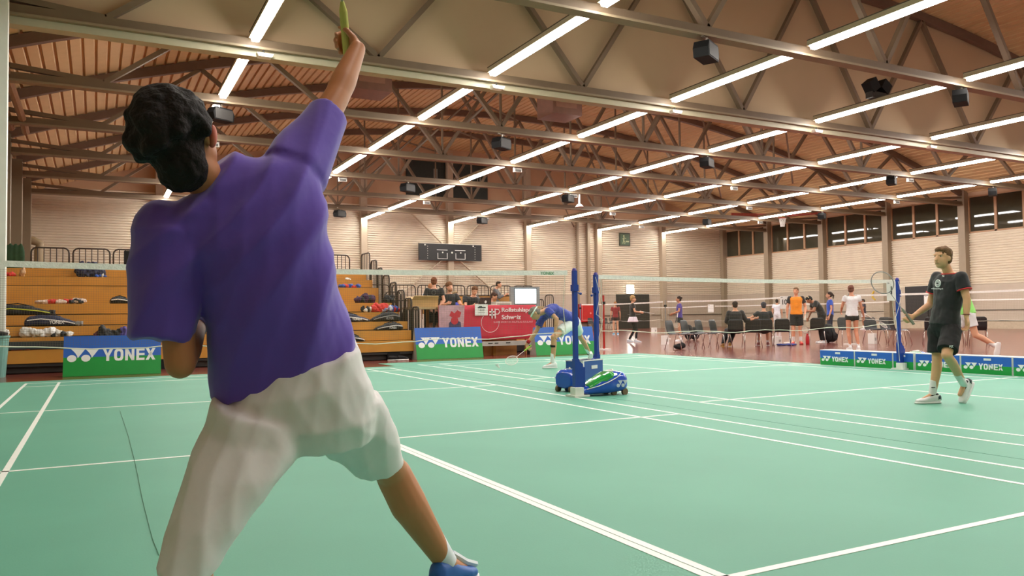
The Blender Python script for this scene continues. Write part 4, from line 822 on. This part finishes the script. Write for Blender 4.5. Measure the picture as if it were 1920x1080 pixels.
        if sleeve_col: sl.build('sleeves', M(sleeve_col, .8), t, **fk)
    bm_ = M(bcol, .8, var=.06)
    if bottom:
        mb = MB(); torso(mb, loose*s*.6+.004, 0, 3)
        if bottom == 'skirt': mb.loft([(g('hip')+u0*.03*s, hx, hy, .17*W, .125*W), (g('hip')-u0*.10*s, hx, hy, .2*W, .16*W), (g('hip')-u0*(.1+.22*blen)*s, hx, hy, .24*W, .19*W)], 26, 2)
        for S_ in 'RL':
            h_, kn, an = g('h'+S_), g('k'+S_), g('a'+S_)
            if bottom == 'shorts': mb.ell(h_.lerp((g('hR')+g('hL'))/2, .8)-u0*.02*s, (.11*W, .125*W, .11*W)); mb.ell(h_, .088*W+loose*s*.7); mb.cone(h_, h_.lerp(kn, blen), .09*W+loose*s*.8, .072*W+loose*s*1.5, 18)
            elif bottom in ('trousers', 'leggings'):
                e_ = .02 if bottom == 'trousers' else .006; mb.cap(h_, kn, .084*W+e_, .058*W+e_, 16); mb.cap(kn, kn.lerp(an, .93), .057*W+e_, .04*W+e_, 14)
        mb.build({'shorts': 'shorts', 'skirt': 'skirt'}.get(bottom, 'trousers'), bm_, t, vox=vox, it=4, noise_=(wr, 6, (1, 1, 1)) if wr else None)
    for S_ in 'RL':
        kn, an, ft = g('k'+S_), g('a'+S_), K['f'+S_]
        if sock: MB().cone(an.lerp(kn, sockh/.42), an, .044*W, .041*W, 14).build('sock', M(sock, .85), t, vox=.01 if vox > .01 else vox, it=2)
        # shoe, in a frame along the foot
        x_ = ft.cross(V((0, 0, 1)) if abs(ft.z) < .95 else hx).normalized(); z_ = x_.cross(ft).normalized(); lf = []; so_ = []
        for u, w_, h0 in ((-.085, .024, .07), (-.065, .036, .10), (-.01, .04, .105), (.05, .043, .075), (.11, .049, .052), (.16, .043, .042), (.19, .024, .03)):
            lf.append((an+ft*u*s+z_*(-.09+.012+h0/2)*s, x_, z_, w_*s, h0/2*s)); so_.append((an+ft*(u*1.03)*s+z_*(-.078)*s, x_, z_, (w_+.004)*s, .011*s))
        sh_ = MB().loft(lf, 16, 2.5).build('shoe', M(shoe, .5, var=.05), t, vox=min(vox, .009), it=3); MB().loft(so_, 16, 3).build('sole', M(sole, .6), sh_, smooth=True)
    # hair and face
    hm = M(hair, .75, var=.25, scale=30, bump=.5, bs=60, spec=.25)
    if hairstyle != 'bald':
        q = MB(); q.ell(A(0, -.022, .042), (.083*hs, .092*hs, .083*hs), R, 18, 12); q.ell(A(0, -.045, -.005), (.074*hs, .066*hs, .08*hs), R, 18, 12)
        if hairstyle in ('short', 'curly'): q.ell(A(0, .03, .085), (.062*hs, .055*hs, .032*hs), R)
        if hairstyle == 'curly': q.ell(A(0, -.02, .06), (.096*hs, .103*hs, .09*hs), R)
        if hairstyle == 'bun': q.ell(A(0, -.115, .05), .036*hs)
        if hairstyle == 'pony': q.cap(A(0, -.10, .05), A(0, -.15, -.02), .03*hs, .026*hs); q.cap(A(0, -.15, -.02), A(0, -.135, -.15), .026*hs, .012*hs)
        if hairstyle == 'bushy':
            rng = random.Random(5)
            for j in range(110):
                a = rng.uniform(0, 6.28); z = rng.uniform(-.35, 1); rr = math.sqrt(max(0, 1-z*z)); p = (rr*math.cos(a), rr*math.sin(a)-.25, z)
                if p[1] > .55 and p[2] < .6: continue
                ex = rng.uniform(.94, 1.06); q.cap(A(p[0]*.075, p[1]*.085-.015, .03+p[2]*.085), A(p[0]*.094*ex, p[1]*.10*ex-.02, .03+p[2]*.105*ex-.012), .034*hs, .018*hs, 7)
            q.ell(A(0, -.055, -.055), (.072*hs, .06*hs, .085*hs), R)
        q.build('hair', hm, t, vox=min(.009, vox), it=16 if hairstyle == 'bushy' else 2, noise_=(.008, 22, (1, 1, 1)))
    if eyes:
        q = MB(); i_ = MB(); br = MB(); mo = MB()
        for sd in (-1, 1):
            q.ell(A(sd*.033, .0695, .014), (.012*hs, .007*hs, .0048*hs), R); i_.ell(A(sd*.033, .0745, .014), (.006*hs, .003*hs, .006*hs), R); br.cap(A(sd*.018, .079, .032), A(sd*.052, .066, .034), .004*hs, .003*hs, 6)
        mo.ell(A(0, .0885, -.058), (.022*hs, .007*hs, .006*hs), R)
        q.build('eyes', m_white, t, smooth=True); i_.build('pupils', m_black, t, smooth=True); br.build('eyebrows', hm, t, smooth=True); mo.build('lips', M((170, 96, 88), .5), t, smooth=True)
    if extra: extra(t, K, A, R, W, s)
    return t, K, A
# ---- the player in purple, seen from behind, smashing
root = V((-.62, -5.95, 0))
jp = dict(head=PX(342, 260, 2.12), neck=PX(408, 356, 2.22), chest=PX(470, 470, 2.22), waist=PX(530, 610, 2.26), hip=PX(568, 712, 2.28),
          sR=PX(558, 312, 2.32), sL=PX(322, 452, 2.16), eR=PX(632, 180, 2.5), wR=PX(670, 92, 2.62), eL=PX(338, 682, 2.12), wL=PX(372, 596, 2.34),
          hR=PX(632, 738, 2.36), hL=PX(495, 752, 2.3), kR=PX(738, 890, 2.72), kL=PX(352, 1052, 2.02), aR=PX(838, 1058, 2.86), aL=PX(352, 1340, 1.84))
def grip(a, dh): d = (dh-a*dh.dot(a)).normalized(); return d, a.cross(d)
def held(w_, d, n_, a, back): return w_+d*.066+n_*.024-a*back
def dirpx(a, b): return (PX(*b)-PX(*a)).normalized()
vd = (PX(330, 250, 3)-PX(330, 250, 2)).normalized()
jp.update(face=vd*.92+rt*.42+up*.22, crown=up*.95-rt*.38-vd*.25, fR=rt*.62+vd*.75-up*.02, fL=(.35, .95, 0), dR=vd*.95+up*.3, dL=dirpx((372, 596, 2.34), (384, 560, 2.40)), nR=-rt, nL=rt*.9-vd*.3)
jp['fR'] = V((jp['fR'].x, jp['fR'].y, -.05)).normalized()
m_purple = M((98, 72, 180), .85, var=.05, scale=2, bump=.15, bs=9, sheen=.3)
def pshort(t, K, A, R, W, s): pass
purple, KP, AP = person('person in a loose purple t-shirt and white knee-length shorts, seen from behind in mid smash', root, 0, 1.75, jp, skin=(190, 128, 88), hair=(30, 24, 22), hairstyle='bushy', shirt=None, bottom=None, sock=(228, 232, 240), shoe=(36, 92, 170), sole=(232, 236, 240),
       vox=.006, eyes=False, world=True, curlR=1.15, curlL=.5, sockh=.12, bulk=1.02, tb=.74, th_=.066, cf=1.16)
Z = lambda p: PX(*p)-root
def ring(pl, pr, dep, zf=0): # section between a left and a right outline point, dep thick
    a, b = Z(pl), Z(pr); x = (b-a); rx = x.length/2; x.normalize(); y = (vd-x*vd.dot(x)).normalized(); return ((a+b)/2, x, y, rx, dep)
mb = MB()
mb.loft([ring((392, 748, 2.24), (668, 650, 2.34), .15), ring((388, 690, 2.24), (660, 610, 2.34), .165), ring((386, 610, 2.22), (636, 540, 2.32), .165), ring((374, 545, 2.2), (622, 470, 2.31), .16), ring((338, 475, 2.18), (612, 395, 2.31), .155),
         ring((322, 420, 2.16), (600, 335, 2.31), .13), ring((352, 372, 2.17), (560, 288, 2.3), .10), ring((372, 345, 2.2), (462, 294, 2.26), .08), ring((372, 330, 2.2), (436, 288, 2.24), .062)], 28, 2.4)
mb.cap(Z((470, 420, 2.25)), Z((560, 318, 2.32)), .12, .085); mb.cone(Z((552, 325, 2.32)), Z((614, 214, 2.46)), .102, .068, 22); mb.ell(Z((556, 322, 2.32)), .095)
mb.cap(Z((400, 430, 2.2)), Z((330, 452, 2.16)), .12, .10); mb.cone(Z((326, 440, 2.16)), Z((298, 640, 2.12)), .112, .082, 22); mb.ell(Z((322, 448, 2.16)), .108)
sh = mb.build('shirt', m_purple, purple, vox=.008, it=8)
def fold(ob, amp, dirs):
    me = ob.data; n_ = len(me.vertices); co = np.empty(n_*3, 'f'); no = np.empty(n_*3, 'f'); me.vertices.foreach_get('co', co); me.vertices.foreach_get('normal', no); co = co.reshape(-1, 3); no = no.reshape(-1, 3)
    out = np.zeros(n_)
    for i, c in enumerate(co):
        p = V(c); v_ = 0
        for d1, f1, f2, a1 in dirs:
            u_ = p.dot(d1); wv = noise.noise(p*1.7+V((f1, 3, 1)))*1.5; v_ += a1*(abs(math.sin(u_*f1+wv*2.2+noise.noise(p*f2)*1.6))*-1+.6)*(.4+.6*max(0, noise.noise(p*2.1+V((7, f1, 2)))+.4))
        out[i] = v_
    co += no*(out*amp)[:, None]; me.vertices.foreach_set('co', co.ravel()); me.update()
dg1 = (Z((390, 700, 2.2))-Z((600, 330, 2.3))).normalized(); per = dg1.cross(vd).normalized()
fold(sh, .016, [(per, 30, 2.2, 1.0), ((per*.93+dg1*.36).normalized(), 19, 2.5, .7), ((per*.94-dg1*.3).normalized(), 44, 3, .3)])
mb = MB()
mb.loft([ring((470, 690, 2.24), (672, 640, 2.34), .14), ring((430, 735, 2.22), (684, 690, 2.36), .175), ring((405, 790, 2.2), (705, 760, 2.4), .19), ring((440, 836, 2.2), (690, 812, 2.42), .15)], 26, 2.3)
mb.loft([ring((398, 740, 2.2), (590, 780, 2.28), .17), ring((386, 790, 2.18), (585, 815, 2.26), .175), ring((360, 855, 2.12), (545, 866, 2.18), .17), ring((326, 950, 2.04), (472, 962, 2.08), .15), ring((300, 1050, 1.97), (406, 1064, 1.99), .12)], 24, 2.3)
mb.loft([ring((548, 800, 2.3), (704, 730, 2.42), .15), ring((590, 840, 2.44), (735, 788, 2.56), .14), ring((648, 878, 2.58), (748, 836, 2.66), .115), ring((672, 897, 2.62), (752, 856, 2.7), .10)], 24, 2.3)
so = mb.build('shorts', M((226, 224, 224), .8, var=.03, bump=.12, bs=10, sheen=.2), purple, vox=.008, it=8)
rr = rt.copy(); fold(so, .009, [(rr, 52, 4, .8), ((rr*.8+up*.5).normalized(), 31, 3, .7), ((rr*.8-up*.5).normalized(), 37, 3, .5)])
MB().ell(AP(.083, .0, -.018), (.013, .02, .031)).build('ear', M((190, 96, 72), .5), purple, smooth=True)
MB().cone(KP['wL']*.78+KP['eL']*.22, KP['wL']*.9+KP['eL']*.1, .035, .033, 16).build('wristband', M((220, 220, 222), .8), purple, smooth=True)
MB().tube([KP['aR']+V((.03, .02, .03)), KP['aR']+V((.1, .06, -.02)), KP['aR']+V((.16, .1, -.05))], .012, 6).build('shoe_stripe', M((226, 232, 240), .5), purple)
a0 = jp['dR'].normalized().cross(-rt).normalized(); g0 = jp['wR']+jp['dR'].normalized()*.066-rt*.024-a0*.07; racket(g0, g0+a0*.67, rt, 'badminton racket with yellow green grip raised by the player in purple', (150, 158, 120), (206, 206, 110))
# ---- the player in black, right
r2 = V((5.75, -2.72, 0))
jb = dict(head=PX(1767, 483, 8.36), neck=PX(1781, 511, 8.38), chest=PX(1779, 541, 8.38), waist=PX(1775, 581, 8.38), hip=PX(1772, 606, 8.38), sR=PX(1757, 521, 8.55), sL=PX(1802, 521, 8.22), eR=PX(1744, 571, 8.62), wR=PX(1714, 592, 8.5),
          eL=PX(1813, 561, 8.15), wL=PX(1812, 593, 8.12), hR=PX(1759, 618, 8.48), hL=PX(1784, 618, 8.28), kR=PX(1757, 672, 8.44), kL=PX(1775, 666, 8.12), aR=PX(1748, 741, 8.44), aL=PX(1808, 722, 8.46))
vb = (PX(1770, 560, 2)-PX(1770, 560, 1)).normalized()
jb.update(face=-rt*.80-vb*.60, crown=up, fR=V((-.80, .28, 0)), fL=-rt*.42-up*.85-vb*.25, dL=-up+rt*.12, nL=rt*-.9)
aB = (PX(1660, 545, 8.62)-PX(1712, 614, 8.46)).normalized(); jb['dR'], jb['nR'] = grip(aB, -rt*.8-up*.6)
def bx(t, K, A, R, W, s):
    red = M((206, 44, 46), .7)
    for S_, q in (('R', .55), ('L', .55)):
        sh_, el = K['s'+S_], K['e'+S_]; c = sh_.lerp(el, q); MB().cone(c, sh_.lerp(el, q+.035), .0715, .0725, 18).build('sleeve_trim', red, t, smooth=True)
    u_ = (K['neck']-K['chest']).normalized(); sx = (K['sR']-K['sL']).normalized(); sy = u_.cross(sx)
    MB().tube([K['neck']-u_*(.012+.012*math.cos(a))+sx*(.075*math.sin(a))+sy*(.074*math.cos(a)) for a in np.linspace(0, 6.283, 24, endpoint=False)], .008, 6, True).build('collar_trim', red, t, smooth=True)
    c = K['chest']+sy*.1375+u_*.045; q = MB(); q.tube([c+sx*(.036*math.cos(a))+u_*(.036*math.sin(a)) for a in np.linspace(0, 6.283, 20, endpoint=False)], .006, 6, True); q.tube([c+sx*(.018*math.cos(a))+u_*(.018*math.sin(a)) for a in np.linspace(.5, 6, 12)], .005, 6)
    q.build('chest_emblem', m_logo, t)
    textmesh('willisauschlag.ch', m_logo, t, .02, .17, K['chest']+sy*.137-u_*.022+sx*.085, -sx, u_, 'chest_lettering', th=.006)
    textmesh('FZ', m_logo, t, .018, .032, K['chest']+sy*.128+u_*.115-sx*.05, -sx, u_, 'brand_lettering', th=.006, bold=.04)
    kn, hp = K['kL'], K['hL']; c = hp.lerp(kn, .70); fd = (PX(1780, 640, 7)-PX(1780, 640, 8)).normalized(); textmesh('FZ', m_logo, t, .022, .042, c+fd*.112+V((0, 0, 0))+rt*.01, rt, up, 'brand_lettering', th=.004, bold=.04)
    for S_ in 'RL':
        an, ft = K['a'+S_], K['f'+S_]; x_ = ft.cross(V((0, 0, 1)) if abs(ft.z) < .95 else rt).normalized(); z_ = x_.cross(ft).normalized()
        MB().loft([(an+ft*u*s+z_*h_*s, x_, z_, w_*s, .012*s) for u, h_, w_ in ((-.05, .012, .036), (.0, .008, .038), (.05, -.016, .03), (.10, -.034, .02))], 14, 2.5).build('shoe_laces', m_black, t, smooth=True)
        MB().loft([(an+ft*u*s+z_*h_*s, x_, z_, w_*s, .03*s) for u, h_, w_ in ((-.09, -.03, .026), (-.07, -.02, .039), (-.045, -.03, .041))], 14, 2.5).build('heel_counter', M((40, 60, 66), .5), t, smooth=True)
        MB().tube([an.lerp(K['k'+S_], .22)+(-vb)*.043+rt*a for a in (-.02, 0, .02)], .004, 5).build('sock_mark', m_black, t)
    MB().tube([K['wL']+V((.031*math.cos(a), .031*math.sin(a), .02)) for a in np.linspace(0, 6.283, 16, endpoint=False)], .004, 5, True).build('bracelet', M((120, 60, 50), .6), t)
person('person in black t-shirt with red trim and black shorts, walking at the right', r2, 0, 1.72, jb, skin=(222, 172, 132), hair=(112, 84, 58), hairstyle='short', shirt=(28, 29, 33), bcol=(22, 23, 25), blen=.82, vox=.0075, world=True, extra=bx, curlR=1.15, curlL=.7, wm=.96, bulk=.98, loose=.022, sleeve=.56, wr=.012, sockh=.17)
g1 = held(jb['wR'], jb['dR'], jb['nR'], aB, .08); racket(g1, g1+aB*.67, -vb, 'badminton racket with a thick grey grip held by the player in black', (150, 150, 150), (132, 136, 122))
# ---- the bending player
r3 = ON(1045, 690, 2, 0)
jc = dict(head=PX(1003, 588, 14.8), neck=PX(1022, 582, 14.9), chest=PX(1038, 583, 15.0), waist=PX(1056, 590, 15.2), hip=PX(1074, 602, 15.4), sR=PX(1016, 598, 15.08), sL=PX(1028, 583, 14.72), eR=PX(1004, 624, 15.0), wR=PX(987, 646, 15.0), eL=PX(1044, 598, 14.62), wL=PX(1041, 622, 14.6),
          hR=PX(1079, 608, 15.6), hL=PX(1066, 610, 15.2), kR=PX(1088, 632, 15.9), kL=PX(1038, 632, 14.78), aR=PX(1106, 664, 16.35), aL=PX(1036, 681, 14.8))
vc = (PX(1040, 600, 2)-PX(1040, 600, 1)).normalized()
jc.update(face=-rt*.62-up*.72-vc*.12, crown=-rt*.74+up*.55+vc*.1, fL=V((-rt.x, -rt.y, 0))+V((-.1, -.25, 0)), fR=V((.2, .6, -.75)), dL=-up, nL=rt)
aC = (ON(936, 689, 2, .05)-PX(984, 652, 15.0)).normalized(); jc['dR'], jc['nR'] = grip(aC, -up*.8-rt*.1-vc*.3)
def cx_(t, K, A, R, W, s):
    MB().tube([A(.09*math.sin(a), -.015+.105*math.cos(a), .035-.01*math.cos(a)) for a in np.linspace(0, 6.283, 20, endpoint=False)], .014, 6, True).build('headband', M((226, 240, 232), .8), t, smooth=True)
    MB().cone(K['wR'].lerp(K['eR'], .12), K['wR'].lerp(K['eR'], .36), .037, .038).build('wristband', M((176, 24, 34), .8), t, smooth=True)
    MB().cone(K['kL'].lerp(K['aL'], .30), K['kL'].lerp(K['aL'], .38), .058, .056).build('knee_strap', m_black, t, smooth=True)
    MB().cone(K['aR'].lerp(K['kR'], .04), K['aR'].lerp(K['kR'], .09), .05, .05).build('ankle_strap', m_black, t)
    u_ = (K['neck']-K['chest']).normalized(); side = -vc
    MB().loft([(K['chest']+side*.09+u_*.06-up*.04, u_, up, .05, .03), (K['chest']+side*.10-up*.10, u_, up, .09, .05)], 12).build('green_flash', M((90, 190, 160), .7), t, vox=.02)
    MB().loft([(K['waist']+side*.08-up*.03, u_, up, .06, .06), (K['chest']+side*.085-up*.11-u_*.08, u_, up, .06, .05)], 12).build('black_side_panel', m_black, t, vox=.02)
person('person in blue shirt, white shorts and pale headband bending down to the shuttlecock', r3, 0, 1.76, jc, skin=(204, 156, 120), hair=(130, 124, 116), shirt=(38, 58, 156), bcol=(222, 234, 228), blen=.62, vox=.010, world=True, extra=cx_, curlR=1.2, curlL=.6, loose=.02, wr=.01)
g2 = held(jc['wR'], jc['dR'], jc['nR'], aC, .07); racket(g2, g2+aC*.67, V((-.4, -.6, .6)), 'badminton racket with a white frame and green grip reaching down to the shuttlecock', (230, 220, 214), (150, 200, 70))
# ---- women and men in the background (local poses, x right, y forward)
def P_(label, x, y, rz, z=0, **k): return person(label, (x, y, z), rz, **k)
P_('person in a black top, white skirt over black leggings, holding a racket', 15.1, 15.2, -2.1, H=1.68, J=dict(eR=(.24, .05, 1.16), wR=(.14, .27, 1.12), eL=(-.24, .05, 1.16), wL=(-.12, .26, 1.14), kR=(.1, .12, .49), aR=(.12, .1, .09), kL=(-.1, .05, .48), aL=(-.11, -.14, .09)), hair=(176, 140, 92), hairstyle='curly', shirt=(28, 28, 30), bottom='leggings', bcol=(22, 22, 24), shoe=(210, 220, 230), wm=.9,
   extra=lambda t, K, A, R, W, s: MB().loft([(K['hip']+V((0, 0, .03)), (1, 0, 0), (0, 1, 0), .17, .135), (K['hip']-V((0, 0, .16)), (1, 0, 0), (0, 1, 0), .23, .20)], 24, 2).build('skirt', M((226, 216, 228), .8), t, vox=.012))
P_('person in a dark red shirt and dark shorts standing far back, seen from behind', 21.0, 24.7, -.5, H=1.68, hair=(150, 100, 60), hairstyle='pony', shirt=(136, 30, 36), bcol=(44, 24, 28), blen=.35, shoe=(90, 180, 220), sock=None, wm=.92, eyes=False)
P_('person in a violet top and short black skirt holding a racket behind the leftmost chairs', 16.9, 14.8, .95, H=1.66, J=dict(eR=(.24, .03, 1.16), wR=(.1, .25, 1.05), eL=(-.24, .03, 1.16), wL=(-.1, .25, 1.08)), hair=(44, 32, 30), hairstyle='bun', shirt=(80, 64, 150), bottom='skirt', bcol=(28, 30, 38), blen=.55, wm=.9, skin=(196, 140, 110))
racket(V((16.75, 14.7, 1.05)), V((16.45, 14.45, .5)), (.5, .5, .2), 'badminton racket held by the person in the violet top', (200, 180, 150))
racket(V((15.25, 15.0, 1.12)), V((15.8, 14.85, 1.02)), (0, 0, 1), 'badminton racket held level by the person in the white skirt', (230, 230, 230))
sit = dict(hip=(0, 0, .52), waist=(0, -.04, .68), chest=(0, -.06, .90), neck=(0, -.06, 1.08), head=(0, -.03, 1.235), hR=(.09, .03, .5), hL=(-.09, .03, .5), kR=(.13, .44, .5), kL=(-.13, .44, .5), aR=(.14, .42, .09), aL=(-.14, .42, .09), sR=(.18, -.06, 1.01), sL=(-.18, -.06, 1.01), eR=(.25, .0, .76), eL=(-.25, .0, .76), wR=(.15, .22, .66), wL=(-.15, .22, .66))
S1 = dict(sit); S1.update(aR=(-.16, .12, .12), aL=(-.34, .26, .09), kR=(.0, .42, .48), kL=(-.2, .42, .48), eR=(.3, -.02, .78), wR=(.52, -.02, .82))
person('dark haired person in a wide black jacket sitting on the chair row', (14.66, 9.55, 0), -.65, 1.75, S1, hair=(52, 40, 34), shirt=(34, 33, 34), sleeve=1.6, bottom='trousers', bcol=(30, 30, 32), shoe=(150, 110, 50), sole=(190, 150, 60), bulk=1.1, eyes=False, loose=.03)
S2 = dict(sit); S2.update(eL=(-.38, -.02, .86), wL=(-.60, -.04, .84))
person('person in a dark cap and black t-shirt sitting with an arm over the next chair', (15.80, 9.55, 0), -.7, 1.72, S2, hair=(60, 62, 70), shirt=(30, 34, 36), bcol=(30, 34, 40), eyes=False, shoe=(110, 40, 40))
P_('person in a white shirt and white trousers far back beside the sheet with 10', 30.2, 22.9, -.9, H=1.74, hair=(40, 34, 30), shirt=(226, 230, 240), bottom='trousers', bcol=(220, 222, 226), eyes=False)
P_('person in an orange shirt with dark sleeves and black shorts, carrying a racket', 17.55, 9.9, 2.36, H=1.80, J=dict(face=(.35, 1, 0), eR=(.26, -.02, 1.13), wR=(.27, .03, .88), eL=(-.27, -.06, 1.14), wL=(-.24, .10, .93), kR=(.1, .05, .49), kL=(-.1, .0, .49)), hair=(130, 100, 74), shirt=(246, 146, 24), sleeve_col=(44, 42, 46), bcol=(26, 24, 30), blen=.8, shoe=(196, 36, 34), sole=(170, 40, 36), skin=(222, 160, 128), bulk=1.05)
racket(V((17.62, 9.62, .93)), V((17.35, 9.4, .36)), (-.5, -.8, .1), 'badminton racket hanging from the hand of the man in orange', (90, 90, 96))
B1 = dict(waist=(0, .04, 1.07), chest=(0, .16, 1.24), neck=(0, .27, 1.36), head=(0, .38, 1.42), sR=(.18, .23, 1.32), sL=(-.18, .23, 1.32), eR=(.25, .26, 1.05), wR=(.2, .36, .83), eL=(-.25, .3, 1.05), wL=(-.12, .44, 1.05), face=(0, .8, -.7), crown=(0, .7, .8))
P_('person in black with a striped black cap bending over a chair', 18.9, 10.1, 1.0, H=1.74, J=B1, hair=(30, 30, 34), shirt=(24, 24, 26), bottom='trousers', bcol=(24, 24, 26), skin=(170, 116, 88), eyes=False, extra=lambda t, K, A, R, W, s: MB().tube([A(.0+.085*math.cos(a), -.02, .05+.085*math.sin(a)) for a in np.linspace(.3, 2.9, 10)], .012, 6).build('cap_stripe', M((220, 200, 160), .7), t))
P_('person in a bright blue shirt standing behind the bending man in black', 20.7, 11.3, .8, H=1.72, hair=(50, 34, 32), hairstyle='pony', shirt=(40, 84, 190), bottom='trousers', bcol=(30, 34, 60), eyes=False, wm=.92)
P_('person in a white t-shirt and black hot pants with a racket, seen from behind', 15.45, 6.1, -.62, H=1.70, J=dict(kR=(.10, .02, .49), kL=(-.10, .02, .49), aR=(.13, -.06, .09), aL=(-.07, .0, .09), eR=(.25, .02, 1.14), wR=(.33, .12, .92), eL=(-.24, .05, 1.16), wL=(-.22, .22, 1.05), face=(.5, 1, 0)), hair=(112, 68, 56), hairstyle='bun', shirt=(238, 240, 244), bottom='shorts', bcol=(22, 22, 26), blen=.22, skin=(212, 150, 120), wm=.95, loose=.014, sleeve=.4, eyes=False)
racket(V((15.86, 6.02, .93)), V((16.35, 5.75, .58)), (.3, -.8, .5), 'badminton racket hanging from the hand of the person in the white t-shirt', (226, 214, 204))
P_('person in a navy shirt and white shorts with a raised racket, far back', 36.6, 22.6, 1.0, H=1.74, J=dict(eR=(.26, .08, 1.2), wR=(.22, .3, 1.3), eL=(-.22, .1, 1.2), wL=(-.15, .35, 1.15)), hair=(40, 28, 26), shirt=(34, 38, 66), bcol=(230, 230, 232), blen=.45, skin=(170, 116, 88), eyes=False)
racket(V((36.2, 22.75, 1.3)), V((35.8, 23.0, 1.85)), (0, 1, 0), 'badminton racket raised by the person in the navy shirt', (60, 50, 50))
L1 = dict(waist=(0, .02, 1.06), chest=(0, .10, 1.26), neck=(0, .18, 1.40), head=(0, .26, 1.52), sR=(.19, .14, 1.35), sL=(-.19, .14, 1.35), kL=(-.12, -.1, .5), aL=(-.14, -.45, .28), fL=(0, .2, -1), kR=(.12, .2, .5), aR=(.12, .25, .09), eR=(.3, .1, 1.1), wR=(.25, .3, .95), eL=(-.3, .2, 1.12), wL=(-.25, .42, 1.05))
P_('bald person in a lime green shirt half hidden behind the player in black', 13.2, 1.55, .75, H=1.78, J=L1, hairstyle='bald', shirt=(150, 236, 120), bcol=(230, 232, 236), blen=.6, skin=(220, 168, 138), eyes=False, bulk=1.05, sock=(235, 235, 235))
P_('person in a blue shirt mostly hidden behind the player in black', 21.5, 4.9, .9, H=1.70, shirt=(44, 96, 190), bcol=(24, 24, 26), shoe=(236, 236, 240), sock=(30, 30, 34), eyes=False)
# people at the scoring table
P_('person in a black t-shirt standing with hands behind the back beside the table', 5.86, 11.35, -.45, z=.25, H=1.80, J=dict(eR=(.26, -.08, 1.14), wR=(.10, -.17, .93), eL=(-.26, -.08, 1.14), wL=(-.10, -.17, .93), nR=(0, 1, 0), nL=(0, 1, 0), dR=(-.7, 0, -.6), dL=(.7, 0, -.6)), hair=(120, 70, 44), shirt=(24, 24, 26), bcol=(26, 26, 28), blen=.8, sock=(24, 24, 26), shoe=(24, 24, 26), skin=(224, 170, 144), eyes=False, sockh=.3,
   extra=lambda t, K, A, R, W, s: MB().tube([K['chest']+V((.09*math.cos(a)*.6, -.142, .06+.055*math.sin(a))) for a in np.linspace(0, 6.283, 16, endpoint=False)], .004, 5, True).build('back_print', M((120, 126, 120), .6), t))
P_('person in a white top standing behind the man with hands behind the back', 6.02, 12.0, -.2, z=.25, H=1.66, hair=(190, 130, 90), shirt=(232, 232, 236), bcol=(40, 40, 44), eyes=False)
def seat_at(label, stl, x, y, h, lift, rz, **k):
    J = {q: V(sit[q])+V((0, 0, lift)) for q in sit}; J.update({q: V(v)+V((0, 0, lift)) for q, v in k.pop('JJ', {}).items()})
    for q in ('kR', 'kL', 'aR', 'aL', 'hR', 'hL'): J[q] = V(sit[q])+V((0, 0, lift))
    J.update(k.pop('JD', {})); st = thing('stool', 'dark high stool under the '+stl, 'stool', (x, y, 0))
    MB().bb((-.18, -.18, .40+lift-.02), (.18, .18, .43+lift-.02)).build('stool_seat', m_dark, st)
    for a in (-.14, .14):
        for b in (-.14, .14): MB().cone((a, b, 0), (a, b, .38+lift), .015).build('leg', m_dark, st)
    return person(label, (x, y, 0), rz, h, J, **k)
arms = dict(eR=(.27, .12, .76), wR=(.20, .36, .80), eL=(-.27, .12, .76), wL=(-.16, .38, .80))
seat_at('person in a black t-shirt with curly brown hair and beard, leaning on the table', 'curly haired bearded person at the table', 6.28, 11.28, 1.80, .50, math.pi-.1, JJ=dict(arms), JD=dict(face=(-.25, .9, -.3)), hair=(116, 78, 50), hairstyle='curly', shirt=(26, 28, 32), skin=(220, 164, 136), extra=lambda t, K, A, R, W, s: MB().ell(A(0, .045, -.085), (.06, .055, .045), R).build('beard', M((150, 100, 66), .8), t, vox=.01))
seat_at('person in a black t-shirt looking down at the table beside the laptop', 'person in black looking down beside the laptop', 6.93, 11.28, 1.78, .46, math.pi+.1, JJ=dict(arms, chest=(0, .02, .9), neck=(0, .08, 1.07), head=(0, .14, 1.2)), JD=dict(face=(.2, .8, -.6), crown=(0, .5, .8)), hair=(110, 72, 46), shirt=(26, 27, 32), skin=(220, 164, 136))
seat_at('person with dark brown hair bowed over the table behind the laptop lid', 'person bowed over behind the laptop lid', 7.50, 11.35, 1.64, .44, math.pi+.9, JJ=dict(arms, neck=(0, .06, 1.07), head=(0, .12, 1.2)), JD=dict(face=(0, .8, -.6), crown=(0, .5, .8)), hair=(70, 42, 34), shirt=(40, 24, 28), skin=(214, 156, 128))
seat_at('person with grey-blond hair and a red and blue top behind the seated man', 'grey-blond person in the red and blue top', 6.80, 12.05, 1.66, .44, math.pi+.6, hair=(160, 134, 100), shirt=(60, 70, 190), sleeve_col=(170, 30, 44), skin=(214, 156, 128), eyes=False)
S3 = {q: V(sit[q])+V((0, 0, 1.12)) for q in sit}; S3.update(head=(0, .06, 2.34), face=(0, .8, -.6), wR=(.06, .32, 1.95), wL=(-.06, .32, 1.95), eR=(.22, .12, 1.85), eL=(-.22, .12, 1.85))
person('young person in a grey jacket sitting on the far bleacher looking at a phone', (9.3, 14.5, .0), math.pi+.9, 1.5, {k: (V(v)-V((0, 0, .0))) for k, v in S3.items()}, hair=(50, 34, 28), shirt=(96, 98, 104), sleeve=1.7, bcol=(40, 36, 50), blen=.7, skin=(216, 160, 130), eyes=False, shoe=(70, 60, 84))
print('script done', len(bpy.data.objects))
